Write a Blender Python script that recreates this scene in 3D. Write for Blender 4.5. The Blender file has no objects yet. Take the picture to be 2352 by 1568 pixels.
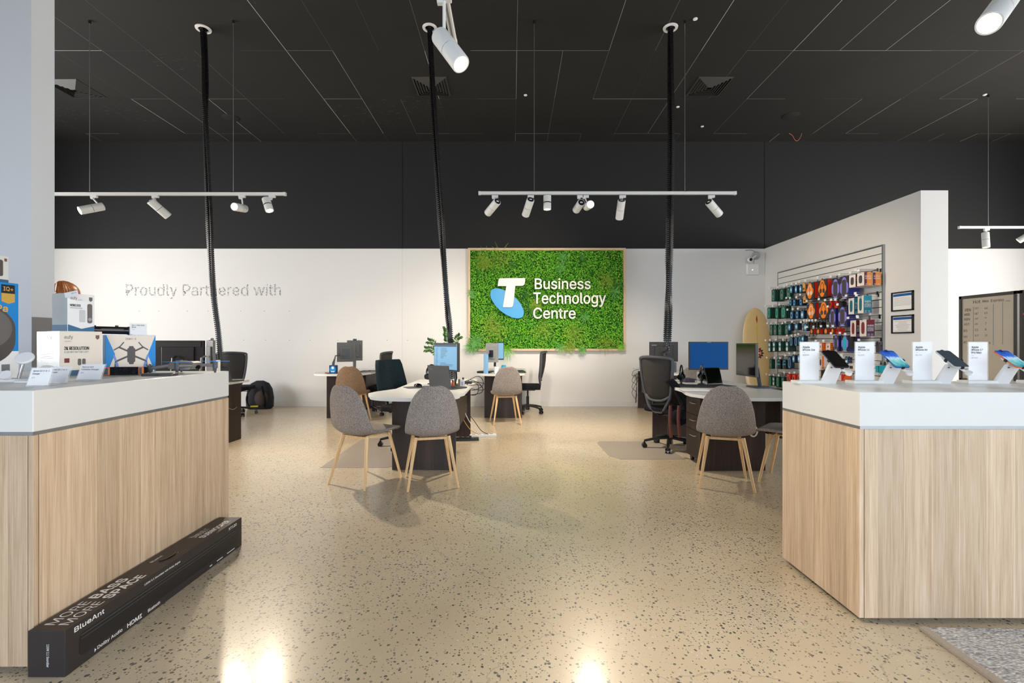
import bpy, bmesh, math, random
from mathutils import Vector, Matrix, Euler
random.seed(7)
PI = math.pi
# ------------------------------------------------------------------ camera, sky, daylight, exposure
F, CX, CY, H = 1070.0, 1176.0, 787.0, 1.2
scn = bpy.context.scene
COL = scn.collection
cam_d = bpy.data.cameras.new('camera'); cam = bpy.data.objects.new('camera', cam_d); COL.objects.link(cam)
cam.location = (0, 0, H); cam.rotation_euler = (PI/2, 0, 0)
cam_d.sensor_width = 36; cam_d.lens = F/2352*36; cam_d.shift_y = 3/2352; cam_d.clip_start = .02
scn.camera = cam
scn.view_settings.view_transform = 'Standard'; scn.view_settings.look = 'None'
scn.view_settings.exposure = -0.2; scn.view_settings.gamma = 1; scn.view_settings.use_curve_mapping = False
wd = bpy.data.worlds.new('sky'); scn.world = wd; wd.use_nodes = True
wn = wd.node_tree.nodes; wl = wd.node_tree.links
bg = wn['Background']
bg.inputs['Color'].default_value = (.62, .78, 1, 1); bg.inputs['Strength'].default_value = 1.6
def area(name, loc, rot, sx, sy, energy, color):
    l = bpy.data.lights.new(name, 'AREA'); l.shape = 'RECTANGLE'; l.size = sx; l.size_y = sy
    l.energy = energy; l.color = color
    o = bpy.data.objects.new(name, l); COL.objects.link(o); o.location = loc; o.rotation_euler = rot
    return o
# daylight arriving through the shopfront glass behind the camera
area('shopfront_daylight', (3.6, -4.6, 2.3), (PI/2, 0, 0), 15.0, 4.6, 1080, (.84, .92, 1.0))
# added fill lights just inside the unseen side walls
area('right_side_fill', (10.1, 3.6, 2.2), (PI/2, 0, PI/2), 7.0, 2.4, 650, (1.0, .96, .90))
area('left_side_fill', (-9.1, 4.4, 2.2), (PI/2, 0, -PI/2), 5.0, 2.4, 500, (1.0, .97, .93))

# ------------------------------------------------------------------ helpers
def W(px, py, Y): return Vector(((px-CX)/F*Y, Y, H-(py-CY)/F*Y))
def XY(px, Y): return (px-CX)/F*Y
def ZZ(py, Y): return H-(py-CY)/F*Y
def lin(c):
    return tuple(((v/255)/12.92 if v/255 <= .04045 else ((v/255+.055)/1.055)**2.4) for v in c)
MATS = {}
def mat(name, rgb, rough=.5, metal=0, spec=.5, emit=None, es=0, var=.06, scale=30, alpha=1, bump=0, trans=0, coat=0):
    if name in MATS: return MATS[name]
    m = bpy.data.materials.new(name); m.use_nodes = True
    nt = m.node_tree; N = nt.nodes; L = nt.links; b = N['Principled BSDF']
    c = lin(rgb)
    b.inputs['Base Color'].default_value = (*c, 1)
    b.inputs['Roughness'].default_value = rough; b.inputs['Metallic'].default_value = metal
    b.inputs['Specular IOR Level'].default_value = spec
    b.inputs['Coat Weight'].default_value = coat
    b.inputs['Transmission Weight'].default_value = trans
    if var or bump:
        tc = N.new('ShaderNodeTexCoord'); nz = N.new('ShaderNodeTexNoise')
        nz.inputs['Scale'].default_value = scale; nz.inputs['Detail'].default_value = 4
        L.new(tc.outputs['Object'], nz.inputs['Vector'])
        if var:
            mx = N.new('ShaderNodeMix'); mx.data_type = 'RGBA'
            mx.inputs[6].default_value = (*[v*(1-var) for v in c], 1); mx.inputs[7].default_value = (*[min(1, v*(1+var)) for v in c], 1)
            L.new(nz.outputs['Fac'], mx.inputs[0]); L.new(mx.outputs[2], b.inputs['Base Color'])
        if bump:
            bp = N.new('ShaderNodeBump'); bp.inputs['Strength'].default_value = bump; bp.inputs['Distance'].default_value = .003
            L.new(nz.outputs['Fac'], bp.inputs['Height']); L.new(bp.outputs['Normal'], b.inputs['Normal'])
    if emit:
        b.inputs['Emission Color'].default_value = (*lin(emit), 1); b.inputs['Emission Strength'].default_value = es
    if alpha < 1:
        b.inputs['Alpha'].default_value = alpha
    MATS[name] = m; return m
def nodes(name):
    m = bpy.data.materials.new(name); m.use_nodes = True; MATS[name] = m
    return m, m.node_tree.nodes, m.node_tree.links, m.node_tree.nodes['Principled BSDF']
def ramp(N, L, src, stops):
    r = N.new('ShaderNodeValToRGB'); el = r.color_ramp.elements
    el[0].position, el[0].color = stops[0][0], (*stops[0][1], 1); el[1].position, el[1].color = stops[-1][0], (*stops[-1][1], 1)
    for p, c in stops[1:-1]:
        e = el.new(p); e.color = (*c, 1)
    L.new(src, r.inputs['Fac']); return r.outputs['Color']
def math_(N, L, op, a, b=None, c=None):
    n = N.new('ShaderNodeMath'); n.operation = op
    for i, v in enumerate((a, b, c)):
        if v is None: continue
        if isinstance(v, (int, float)): n.inputs[i].default_value = v
        else: L.new(v, n.inputs[i])
    return n.outputs[0]
def mixc(N, L, f, a, b, mode='MIX'):
    n = N.new('ShaderNodeMix'); n.data_type = 'RGBA'; n.blend_type = mode
    for i, v in ((0, f), (6, a), (7, b)):
        if isinstance(v, (int, float)): n.inputs[i].default_value = v
        elif isinstance(v, tuple): n.inputs[i].default_value = (*v, 1)
        else: L.new(v, n.inputs[i])
    return n.outputs[2]

def new(): return bmesh.new()
def box(bm, c, s, rot=None, mi=0, bev=0):
    r = bmesh.ops.create_cube(bm, size=1)
    vs = r['verts']
    M = Matrix.Translation(c) @ (rot if rot is not None else Matrix.Identity(4)) @ Matrix.Diagonal((*s, 1))
    bmesh.ops.transform(bm, matrix=M, verts=vs)
    fs = set(f for v in vs for f in v.link_faces)
    for f in fs: f.material_index = mi
    if bev:
        es = list(set(e for f in fs for e in f.edges))
        rr = bmesh.ops.bevel(bm, geom=es, offset=bev, segments=2, affect='EDGES', profile=.5)
        for f in rr['faces']: f.material_index = mi
def bx(bm, x0, x1, y0, y1, z0, z1, mi=0, bev=0):
    box(bm, ((x0+x1)/2, (y0+y1)/2, (z0+z1)/2), (abs(x1-x0), abs(y1-y0), abs(z1-z0)), mi=mi, bev=bev)
def zrot(a): return Matrix.Rotation(a, 4, 'Z')
def frame_to(d):
    d = Vector(d).normalized()
    return d.to_track_quat('Z', 'Y').to_matrix().to_4x4()
def cyl(bm, p0, p1, r0, r1=None, seg=20, mi=0, cap=True):
    p0, p1 = Vector(p0), Vector(p1); r1 = r0 if r1 is None else r1
    M = Matrix.Translation((p0+p1)/2) @ frame_to(p1-p0)
    r = bmesh.ops.create_cone(bm, cap_ends=cap, cap_tris=False, segments=seg, radius1=r0, radius2=r1, depth=(p1-p0).length, matrix=M)
    for f in set(f for v in r['verts'] for f in v.link_faces): f.material_index = mi
def sph(bm, c, r, s=(1, 1, 1), mi=0, seg=16, rot=None):
    M = Matrix.Translation(c) @ (rot if rot is not None else Matrix.Identity(4)) @ Matrix.Diagonal((*s, 1))
    q = bmesh.ops.create_uvsphere(bm, u_segments=seg, v_segments=max(6, seg//2), radius=r, matrix=M)
    for f in set(f for v in q['verts'] for f in v.link_faces): f.material_index = mi
def smoothpts(pts, n=6, closed=False):
    P = [Vector(p) for p in pts]; out = []; m = len(P)
    rng = range(m if closed else m-1)
    for i in rng:
        a = P[(i-1) % m] if (closed or i > 0) else P[0]*2-P[1]
        b, c = P[i], P[(i+1) % m]
        d = P[(i+2) % m] if (closed or i+2 < m) else P[-1]*2-P[-2]
        for k in range(n):
            t = k/n
            out.append(.5*((2*b)+(-a+c)*t+(2*a-5*b+4*c-d)*t*t+(-a+3*b-3*c+d)*t**3))
    if not closed: out.append(P[-1])
    return out
def tube(bm, pts, r, seg=8, closed=False, mi=0, flat=1.0, up=None, caps=True):
    P = [Vector(p) for p in pts]; n = len(P); rings = []
    rr = r if isinstance(r, (list, tuple)) else [r]*n
    for i in range(n):
        if closed: t = P[(i+1) % n]-P[i-1]
        else: t = P[min(i+1, n-1)]-P[max(i-1, 0)]
        if t.length < 1e-9: t = Vector((0, 0, 1))
        t.normalize()
        u = Vector(up) if up is not None else Vector((0, 0, 1))
        if abs(t.dot(u)) > .98: u = Vector((0, 1, 0))
        a = t.cross(u).normalized(); b = a.cross(t).normalized()
        rings.append([bm.verts.new(P[i]+a*math.cos(2*PI*k/seg)*rr[i]+b*math.sin(2*PI*k/seg)*rr[i]*flat) for k in range(seg)])
    for i in range(n if closed else n-1):
        A, B = rings[i], rings[(i+1) % n]
        for k in range(seg):
            f = bm.faces.new((A[k], A[(k+1) % seg], B[(k+1) % seg], B[k])); f.material_index = mi
    if not closed and caps:
        for R in (rings[0][::-1], rings[-1]):
            f = bm.faces.new(R); f.material_index = mi
def prism(bm, pts, ax, a0, a1, mi=0):
    """outline in the two axes other than ax (in xyz order), extruded from a0 to a1 along ax"""
    def P(p, a):
        if ax == 'z': return (p[0], p[1], a)
        if ax == 'y': return (p[0], a, p[1])
        return (a, p[0], p[1])
    A = [bm.verts.new(P(p, a0)) for p in pts]; B = [bm.verts.new(P(p, a1)) for p in pts]; n = len(pts)
    fs = [bm.faces.new(A), bm.faces.new(B[::-1])]
    for i in range(n): fs.append(bm.faces.new((A[i], B[i], B[(i+1) % n], A[(i+1) % n])))
    for f in fs: f.material_index = mi
def rrect(x0, x1, y0, y1, r, n=5):
    out = []
    for cx, cy, a0 in ((x1-r, y1-r, 0), (x0+r, y1-r, PI/2), (x0+r, y0+r, PI), (x1-r, y0+r, 1.5*PI)):
        for k in range(n+1):
            a = a0+PI/2*k/n; out.append((cx+r*math.cos(a), cy+r*math.sin(a)))
    return out
def lathe(bm, prof, c=(0, 0, 0), seg=24, mi=0, M=None):
    rings = []
    for r, z in prof:
        rings.append([bm.verts.new(Vector((c[0]+r*math.cos(2*PI*k/seg), c[1]+r*math.sin(2*PI*k/seg), c[2]+z)) if M is None else M @ Vector((r*math.cos(2*PI*k/seg), r*math.sin(2*PI*k/seg), z))) for k in range(seg)])
    for i in range(len(rings)-1):
        for k in range(seg):
            f = bm.faces.new((rings[i][k], rings[i][(k+1) % seg], rings[i+1][(k+1) % seg], rings[i+1][k])); f.material_index = mi
    for R in (rings[0][::-1], rings[-1]):
        if (R[0].co-R[len(R)//2].co).length > 1e-5:
            f = bm.faces.new(R); f.material_index = mi
def obj(name, bm, m, parent=None, smooth=False, loc=None, sub=0, bevel=0):
    bmesh.ops.recalc_face_normals(bm, faces=bm.faces[:])
    me = bpy.data.meshes.new(name); bm.to_mesh(me); bm.free()
    for k in (m if isinstance(m, (list, tuple)) else [m]): me.materials.append(k)
    if smooth:
        for p in me.polygons: p.use_smooth = True
        try: me.set_sharp_from_angle(angle=math.radians(38))
        except Exception: pass
    o = bpy.data.objects.new(name, me); COL.objects.link(o)
    if parent is not None: o.parent = parent
    if loc is not None: o.location = loc
    if bevel:
        b = o.modifiers.new('bevel', 'BEVEL'); b.width = bevel; b.segments = 2; b.limit_method = 'ANGLE'
    if sub:
        s = o.modifiers.new('sub', 'SUBSURF'); s.levels = sub; s.render_levels = sub
    return o
def thing(name, label, cat, loc=(0, 0, 0), rotz=0, group=None):
    o = bpy.data.objects.new(name, None); COL.objects.link(o); o.empty_display_size = .1
    o.location = loc; o.rotation_euler = (0, 0, rotz); o['label'] = label; o['category'] = cat
    if group: o['group'] = group
    return o
def tag(o, label, cat, group=None):
    o['label'] = label; o['category'] = cat
    if group: o['group'] = group
    return o
def struct(name, bm, m, parent=None, **k):
    o = obj(name, bm, m, parent, **k)
    if parent is None: o['kind'] = 'structure'
    return o
def dup(root, loc, rotz, label=None, group=None, scale=None):
    r = root.copy(); COL.objects.link(r); r.location = loc; r.rotation_euler = (0, 0, rotz)
    if label: r['label'] = label
    if group: r['group'] = group
    if scale: r.scale = scale
    for ch in list(root.children):
        c = ch.copy(); COL.objects.link(c); c.parent = r
        for g in list(ch.children):
            d = g.copy(); COL.objects.link(d); d.parent = c
    return r
FONTS = {}
try:
    import os
    _fd = os.path.join(bpy.utils.resource_path('LOCAL'), 'datafiles', 'fonts')
    _fp = os.path.join(_fd, 'Inter.woff2')          # Blender's own interface font
    if os.path.exists(_fp): FONTS['ui'] = bpy.data.fonts.load(_fp)
except Exception: pass
def textmesh(s, bold=0, ext=0):
    cu = bpy.data.curves.new('t', 'FONT'); cu.body = s; cu.size = 1; cu.extrude = ext; cu.resolution_u = 3
    cu.space_line = 1.0
    if 'ui' in FONTS: cu.font = FONTS['ui']
    o = bpy.data.objects.new('t', cu); COL.objects.link(o)
    bpy.context.view_layer.update()
    me = bpy.data.meshes.new_from_object(o.evaluated_get(bpy.context.evaluated_depsgraph_get()))
    bpy.data.objects.remove(o); bpy.data.curves.remove(cu)
    return me
def text(name, s, P0, U, V, w, h, m, parent=None, bold=0, ext=0):
    """lettering filling the w x h rectangle whose lower left is P0, reading along U with V up"""
    me = textmesh(s, bold, 1 if ext else 0); me.name = name
    xs = [v.co.x for v in me.vertices]; ys = [v.co.y for v in me.vertices]
    x0, x1, y0, y1 = min(xs), max(xs), min(ys), max(ys)
    if w is None: w = h*(x1-x0)/(y1-y0)
    if h is None: h = w*(y1-y0)/(x1-x0)
    U = Vector(U).normalized(); V = Vector(V).normalized(); Nn = U.cross(V); P0 = Vector(P0)
    for v in me.vertices:
        a = (v.co.x-x0)/(x1-x0)*w; b = (v.co.y-y0)/(y1-y0)*h; z = v.co.z
        v.co = P0+U*a+V*b+Nn*((z*.5+.5)*ext if ext else 0)
    if bold > 0:
        r_ = bold*1.1*h; b4 = bmesh.new()
        for k in range(6):
            t4 = bmesh.new(); t4.from_mesh(me); bmesh.ops.translate(t4, verts=t4.verts, vec=U*math.cos(k*PI/3)*r_+V*math.sin(k*PI/3)*r_+Nn*k*2e-5)
            tm = bpy.data.meshes.new('x'); t4.to_mesh(tm); t4.free(); b4.from_mesh(tm); bpy.data.meshes.remove(tm)
        b4.to_mesh(me); b4.free()
    me.materials.clear(); me.materials.append(m)
    o = bpy.data.objects.new(name, me); COL.objects.link(o)
    if parent is not None: o.parent = parent
    return o
ORD = ['first', 'second', 'third', 'fourth', 'fifth', 'sixth', 'seventh', 'eighth', 'ninth', 'tenth', 'eleventh', 'twelfth']

# ------------------------------------------------------------------ materials
WHITE = mat('white_paint', (226, 226, 226), .75, var=.015, scale=3)
WHITE2 = mat('white_laminate', (224, 225, 223), .32, var=.02, scale=8)
COLW = mat('column_paint', (214, 217, 222), .7, var=.02, scale=3)
BLACKP = mat('black_paint', (23, 24, 27), .8, var=.1, scale=2)
DARKM = mat('dark_void', (8, 8, 8), .9, var=0)
BLK = mat('black_plastic', (22, 22, 24), .4, var=.1)
BLKG = mat('gloss_black_plastic', (12, 12, 14), .15, var=0)
GRYP = mat('grey_plastic', (74, 78, 84), .45)
LGRY = mat('light_grey_plastic', (150, 153, 156), .45)
ALU = mat('brushed_aluminium', (168, 172, 176), .35, metal=.9)
STEEL = mat('steel_wire', (190, 190, 190), .3, metal=.9)
WPL = mat('white_plastic', (232, 232, 232), .35, var=.01)
LAMPW = mat('lamp_white', (218, 220, 220), .45, var=.01)
CARD = mat('printed_card', (244, 244, 246), .6, var=0)
INK = mat('black_ink', (34, 34, 40), .6, var=0)
INKG = mat('grey_ink', (120, 122, 126), .6, var=0)
INKW = mat('white_ink', (240, 240, 240), .5, var=0)
SIGNW = mat('sign_white', (240, 238, 232), .3, var=0)
MAROON = mat('maroon', (112, 24, 34), .5)
def glassmat():
    m, N, L, b = nodes('clear_acrylic')
    b.inputs['Base Color'].default_value = (.95, .97, .98, 1); b.inputs['Roughness'].default_value = .05
    b.inputs['Alpha'].default_value = .22
    tc = N.new('ShaderNodeTexCoord'); nz = N.new('ShaderNodeTexNoise'); nz.inputs['Scale'].default_value = 4
    L.new(tc.outputs['Object'], nz.inputs['Vector'])
    L.new(math_(N, L, 'MULTIPLY_ADD', nz.outputs['Fac'], .06, .03), b.inputs['Roughness'])
    return m
ACR = glassmat()
def woodmat(name, c1, c2, c3, pw=.118, z=True):
    m, N, L, b = nodes(name)
    tc = N.new('ShaderNodeTexCoord'); sp = N.new('ShaderNodeSeparateXYZ'); L.new(tc.outputs['Object'], sp.inputs[0])
    u = math_(N, L, 'ADD', sp.outputs['X'], sp.outputs['Y'])
    idx = math_(N, L, 'FLOOR', math_(N, L, 'DIVIDE', u, pw))
    fr = math_(N, L, 'FRACT', math_(N, L, 'DIVIDE', u, pw))
    wn_ = N.new('ShaderNodeTexWhiteNoise'); wn_.noise_dimensions = '1D'; L.new(idx, wn_.inputs['W'])
    cb = N.new('ShaderNodeCombineXYZ'); L.new(math_(N, L, 'MULTIPLY', u, 44), cb.inputs[0])
    L.new(math_(N, L, 'MULTIPLY_ADD', sp.outputs['Z'], 1.1, math_(N, L, 'MULTIPLY', idx, 3.7)), cb.inputs[1])
    L.new(wn_.outputs['Value'], cb.inputs[2])
    n1 = N.new('ShaderNodeTexNoise'); n1.inputs['Scale'].default_value = 1; n1.inputs['Detail'].default_value = 6; n1.inputs['Roughness'].default_value = .65
    n1.inputs['Distortion'].default_value = .35
    L.new(cb.outputs[0], n1.inputs['Vector'])
    cb2 = N.new('ShaderNodeCombineXYZ'); L.new(math_(N, L, 'MULTIPLY', u, 160), cb2.inputs[0]); L.new(math_(N, L, 'MULTIPLY', sp.outputs['Z'], 5), cb2.inputs[1])
    n2 = N.new('ShaderNodeTexNoise'); n2.inputs['Scale'].default_value = 1; n2.inputs['Detail'].default_value = 3
    L.new(cb2.outputs[0], n2.inputs['Vector'])
    grain = math_(N, L, 'ADD', math_(N, L, 'MULTIPLY', n1.outputs['Fac'], .65), math_(N, L, 'MULTIPLY', n2.outputs['Fac'], .35))
    g = ramp(N, L, grain, [(.35, c2), (.5, c1), (.66, c3)])
    tone = mixc(N, L, wn_.outputs['Value'], (.86, .84, .82), (1.08, 1.06, 1.04))
    c = mixc(N, L, 1.0, g, tone, 'MULTIPLY')
    edge = math_(N, L, 'LESS_THAN', fr, .016)
    c = mixc(N, L, math_(N, L, 'MULTIPLY', edge, .45), c, tuple(min(1, v*1.35) for v in c3))
    L.new(c, b.inputs['Base Color']); b.inputs['Roughness'].default_value = .48
    bp = N.new('ShaderNodeBump'); bp.inputs['Strength'].default_value = .25; bp.inputs['Distance'].default_value = .001
    L.new(grain, bp.inputs['Height']); L.new(bp.outputs['Normal'], b.inputs['Normal'])
    return m
OAK = woodmat('oak_laminate', lin((208, 184, 156)), lin((184, 158, 130)), lin((224, 204, 180)))
LEGW = woodmat('leg_timber', lin((222, 186, 136)), lin((206, 166, 114)), lin((232, 200, 152)), pw=5)
WENGE = woodmat('wenge_laminate', lin((44, 31, 28)), lin((26, 18, 17)), lin((62, 46, 41)), pw=3)
FRAMEW = mat('pine_frame', (214, 186, 150), .5, scale=12)
def fabric(name, c1, c2, sc=700):
    m, N, L, b = nodes(name)
    tc = N.new('ShaderNodeTexCoord'); nz = N.new('ShaderNodeTexNoise'); nz.inputs['Scale'].default_value = sc; nz.inputs['Detail'].default_value = 2
    n2 = N.new('ShaderNodeTexNoise'); n2.inputs['Scale'].default_value = sc*.25
    for q in (nz, n2): L.new(tc.outputs['Object'], q.inputs['Vector'])
    f = math_(N, L, 'ADD', math_(N, L, 'MULTIPLY', nz.outputs['Fac'], .6), math_(N, L, 'MULTIPLY', n2.outputs['Fac'], .4))
    L.new(ramp(N, L, f, [(.4, lin(c1)), (.62, lin(c2))]), b.inputs['Base Color'])
    b.inputs['Roughness'].default_value = .95; b.inputs['Specular IOR Level'].default_value = .15
    bp = N.new('ShaderNodeBump'); bp.inputs['Strength'].default_value = .4; bp.inputs['Distance'].default_value = .001
    L.new(f, bp.inputs['Height']); L.new(bp.outputs['Normal'], b.inputs['Normal'])
    return m
CHF = fabric('grey_weave', (108, 101, 97), (172, 163, 157), 500)
CHF_LIT = fabric('warm_lit_weave', (104, 84, 68), (156, 130, 108), 500)  # grey weave with the warm light on it put into the colour
TEALF = fabric('teal_fabric', (26, 38, 42), (48, 62, 66), 400)
BLKF = fabric('black_fabric', (16, 16, 19), (38, 38, 42), 300)
def meshmat():
    m, N, L, b = nodes('chair_mesh')
    tc = N.new('ShaderNodeTexCoord'); v = N.new('ShaderNodeTexVoronoi'); v.inputs['Scale'].default_value = 260
    L.new(tc.outputs['Object'], v.inputs['Vector'])
    b.inputs['Base Color'].default_value = (*lin((48, 46, 44)), 1); b.inputs['Roughness'].default_value = .8
    a = math_(N, L, 'GREATER_THAN', v.outputs['Distance'], .22)
    L.new(math_(N, L, 'MULTIPLY_ADD', a, .3, .62), b.inputs['Alpha'])
    return m
MESHM = meshmat()
EM_LENS = mat('lamp_lens', (255, 244, 225), .3, emit=(255, 228, 186), es=14, var=0)
EM_LENS2 = mat('lamp_lens_bright', (255, 244, 225), .3, emit=(255, 214, 150), es=60, var=0)
SCR_OFF = mat('screen_off', (16, 17, 20), .12, var=0)
SCR_BLUE = mat('screen_blue', (2, 12, 32), .5, spec=.1, emit=(8, 80, 148), es=.8, var=.05)
SCR_DOC = mat('screen_document', (90, 130, 160), .25, emit=(128, 172, 204), es=.8, var=.03)
BLUEP = mat('bright_blue_print', (10, 140, 222), .4, var=.02)
CREAM = mat('cream_card', (238, 226, 212), .5, var=.02)
DGRAY = mat('dark_grey_print', (84, 78, 76), .4)
# ------------------------------------------------------------------ floor, ceiling, walls
XL, XR, YF, YB, ZC = -9.2, 10.2, -1.85, 8.79, 5.0
def floormat():
    m, N, L, b = nodes('polished_concrete')
    tc = N.new('ShaderNodeTexCoord')
    def noise(s, d=4, r=.5):
        n = N.new('ShaderNodeTexNoise'); n.inputs['Scale'].default_value = s; n.inputs['Detail'].default_value = d
        n.inputs['Roughness'].default_value = r; L.new(tc.outputs['Object'], n.inputs['Vector']); return n.outputs['Fac']
    n1 = noise(.55, 5, .6); n2 = noise(7, 6, .7); n3 = noise(120, 3, .7)
    base = ramp(N, L, n1, [(.32, lin((188, 172, 143))), (.5, lin((206, 190, 162))), (.68, lin((218, 206, 183)))])
    base = mixc(N, L, math_(N, L, 'MULTIPLY', n2, .35), base, lin((180, 163, 136)))
    base = mixc(N, L, math_(N, L, 'MULTIPLY', n3, .3), base, lin((206, 196, 178)))
    # exposed aggregate: dark chips in two sizes whose density wanders
    dens = math_(N, L, 'MULTIPLY_ADD', noise(1.1, 3), 1.5, -.52)
    dist = N.new('ShaderNodeVectorMath'); dist.operation = 'ADD'
    nv = N.new('ShaderNodeTexNoise'); nv.inputs['Scale'].default_value = 55; L.new(tc.outputs['Object'], nv.inputs['Vector'])
    vm = N.new('ShaderNodeVectorMath'); vm.operation = 'SCALE'; vm.inputs['Scale'].default_value = .013; L.new(nv.outputs['Color'], vm.inputs[0])
    L.new(tc.outputs['Object'], dist.inputs[0]); L.new(vm.outputs[0], dist.inputs[1])
    def chips(scale, size, lo):
        v = N.new('ShaderNodeTexVoronoi'); v.inputs['Scale'].default_value = scale; v.inputs['Randomness'].default_value = 1
        L.new(dist.outputs[0], v.inputs['Vector'])
        s = N.new('ShaderNodeSeparateColor'); L.new(v.outputs['Color'], s.inputs[0])
        rad = math_(N, L, 'MULTIPLY', s.outputs['Green'], size)
        inside = math_(N, L, 'LESS_THAN', v.outputs['Distance'], rad)
        pick = math_(N, L, 'LESS_THAN', s.outputs['Red'], math_(N, L, 'ADD', dens, lo))
        return math_(N, L, 'MULTIPLY', inside, pick), s.outputs['Blue']
    a, ca = chips(64, .46, .20); c2_, cb = chips(105, .5, .16); w_, cw = chips(88, .34, -.02)
    dk = ramp(N, L, ca, [(0, lin((62, 66, 68))), (.6, lin((84, 86, 84))), (.93, lin((98, 90, 78))), (1, lin((150, 108, 66)))])
    col = mixc(N, L, math_(N, L, 'MULTIPLY', c2_, .75), base, lin((98, 92, 82)))
    col = mixc(N, L, math_(N, L, 'MULTIPLY', a, .9), col, dk)
    col = mixc(N, L, math_(N, L, 'MULTIPLY', w_, .6), col, lin((226, 222, 212)))
    # fine wandering cracks
    vc = N.new('ShaderNodeTexVoronoi'); vc.feature = 'DISTANCE_TO_EDGE'; vc.inputs['Scale'].default_value = .33
    n5 = N.new('ShaderNodeTexNoise'); n5.inputs['Scale'].default_value = 2.2; n5.inputs['Detail'].default_value = 6; L.new(tc.outputs['Object'], n5.inputs['Vector'])
    v5 = N.new('ShaderNodeVectorMath'); v5.operation = 'SCALE'; v5.inputs['Scale'].default_value = .5; L.new(n5.outputs['Color'], v5.inputs[0])
    v6 = N.new('ShaderNodeVectorMath'); v6.operation = 'ADD'; L.new(tc.outputs['Object'], v6.inputs[0]); L.new(v5.outputs[0], v6.inputs[1]); L.new(v6.outputs[0], vc.inputs['Vector'])
    cr = math_(N, L, 'LESS_THAN', vc.outputs['Distance'], .0011)
    col = mixc(N, L, math_(N, L, 'MULTIPLY', cr, .25), col, lin((110, 100, 84)))
    L.new(col, b.inputs['Base Color'])
    L.new(math_(N, L, 'MULTIPLY_ADD', n2, .12, .27), b.inputs['Roughness'])
    b.inputs['Specular IOR Level'].default_value = .5
    b.inputs['Coat Weight'].default_value = .45; b.inputs['Coat Roughness'].default_value = .16
    bp = N.new('ShaderNodeBump'); bp.inputs['Strength'].default_value = .05; bp.inputs['Distance'].default_value = .002
    L.new(n2, bp.inputs['Height']); L.new(bp.outputs['Normal'], b.inputs['Normal']); L.new(bp.outputs['Normal'], b.inputs['Coat Normal'])
    return m
bm = new(); bx(bm, XL-.2, XR+.2, YF-.2, YB+.2, -.12, 0); struct('floor', bm, floormat())
def ceilmat():
    m, N, L, b = nodes('black_ceiling_panels')
    tc = N.new('ShaderNodeTexCoord'); sp = N.new('ShaderNodeSeparateXYZ'); L.new(tc.outputs['Object'], sp.inputs[0])
    ux = math_(N, L, 'DIVIDE', math_(N, L, 'ADD', sp.outputs['X'], 20-.26), .6)
    uy = math_(N, L, 'DIVIDE', math_(N, L, 'ADD', sp.outputs['Y'], 12-.06), 1.2)
    def line(u, w):
        f = math_(N, L, 'FRACT', u); return math_(N, L, 'LESS_THAN', f, w)
    lx = line(ux, .010); ly = line(uy, .005)
    ln = math_(N, L, 'MAXIMUM', lx, ly)
    cb = N.new('ShaderNodeCombineXYZ'); L.new(math_(N, L, 'FLOOR', ux), cb.inputs[0]); L.new(math_(N, L, 'FLOOR', uy), cb.inputs[1]); L.new(ly, cb.inputs[2])
    wn_ = N.new('ShaderNodeTexWhiteNoise'); L.new(cb.outputs[0], wn_.inputs['Vector'])
    br = math_(N, L, 'POWER', wn_.outputs['Value'], 3.6)
    n1 = N.new('ShaderNodeTexNoise'); n1.inputs['Scale'].default_value = .7; n1.inputs['Detail'].default_value = 5; L.new(tc.outputs['Object'], n1.inputs['Vector'])
    base = ramp(N, L, n1.outputs['Fac'], [(.3, lin((18, 18, 18))), (.7, lin((27, 26, 25)))])
    # chalky scuffs
    mp = N.new('ShaderNodeMapping'); mp.inputs['Rotation'].default_value = (0, 0, .6); mp.inputs['Scale'].default_value = (9, 40, 1); L.new(tc.outputs['Object'], mp.inputs['Vector'])
    n2 = N.new('ShaderNodeTexNoise'); n2.inputs['Scale'].default_value = 1; n2.inputs['Detail'].default_value = 5; L.new(mp.outputs[0], n2.inputs['Vector'])
    n3 = N.new('ShaderNodeTexNoise'); n3.inputs['Scale'].default_value = .45; L.new(tc.outputs['Object'], n3.inputs['Vector'])
    sc = math_(N, L, 'MULTIPLY', math_(N, L, 'GREATER_THAN', n2.outputs['Fac'], .64), math_(N, L, 'GREATER_THAN', n3.outputs['Fac'], .66))
    base = mixc(N, L, math_(N, L, 'MULTIPLY', sc, .18), base, lin((130, 130, 128)))
    lc = mixc(N, L, br, lin((14, 14, 14)), lin((190, 190, 190)))
    L.new(mixc(N, L, ln, base, lc), b.inputs['Base Color']); b.inputs['Roughness'].default_value = .85
    return m
bm = new(); bx(bm, XL-.2, XR+.2, YF-.2, YB+.2, ZC, ZC+.12); struct('ceiling', bm, ceilmat())
bm = new()
bx(bm, XL-.2, XR+.2, YB+.012, YB+.2, 0, ZC, mi=1)
bx(bm, XL-.2, XR+.2, YB, YB+.05, 0, 2.975, mi=0)
for x in (924, 1757):                                        # sheet joints
    bx(bm, XY(x, YB)-.003, XY(x, YB)+.003, YB-.0015, YB+.013, .1, 2.973, mi=3)
    bx(bm, XY(x, YB)-.005, XY(x, YB)+.005, YB+.008, YB+.014, 2.98, ZC, mi=2)
for k, x in enumerate([320, 365, 430, 478, 553, 607, 665, 560, 610, 665, 712, 776, 824, 889, 936, 1001]):
    cyl(bm, W(x, 714 if k < 7 else 781, YB+.002), W(x, 714 if k < 7 else 781, YB-.002), .007, seg=8, mi=4)
struct('wall_back', bm, [WHITE, BLACKP, DARKM, mat('wall_joint', (204, 204, 204), .8, var=0), INKG])
bm = new(); bx(bm, XL, XR, YB-.012, YB, 0, .098, bev=.002); struct('baseboard_back', bm, mat('skirting_white', (222, 222, 222), .5, var=.01))
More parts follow.
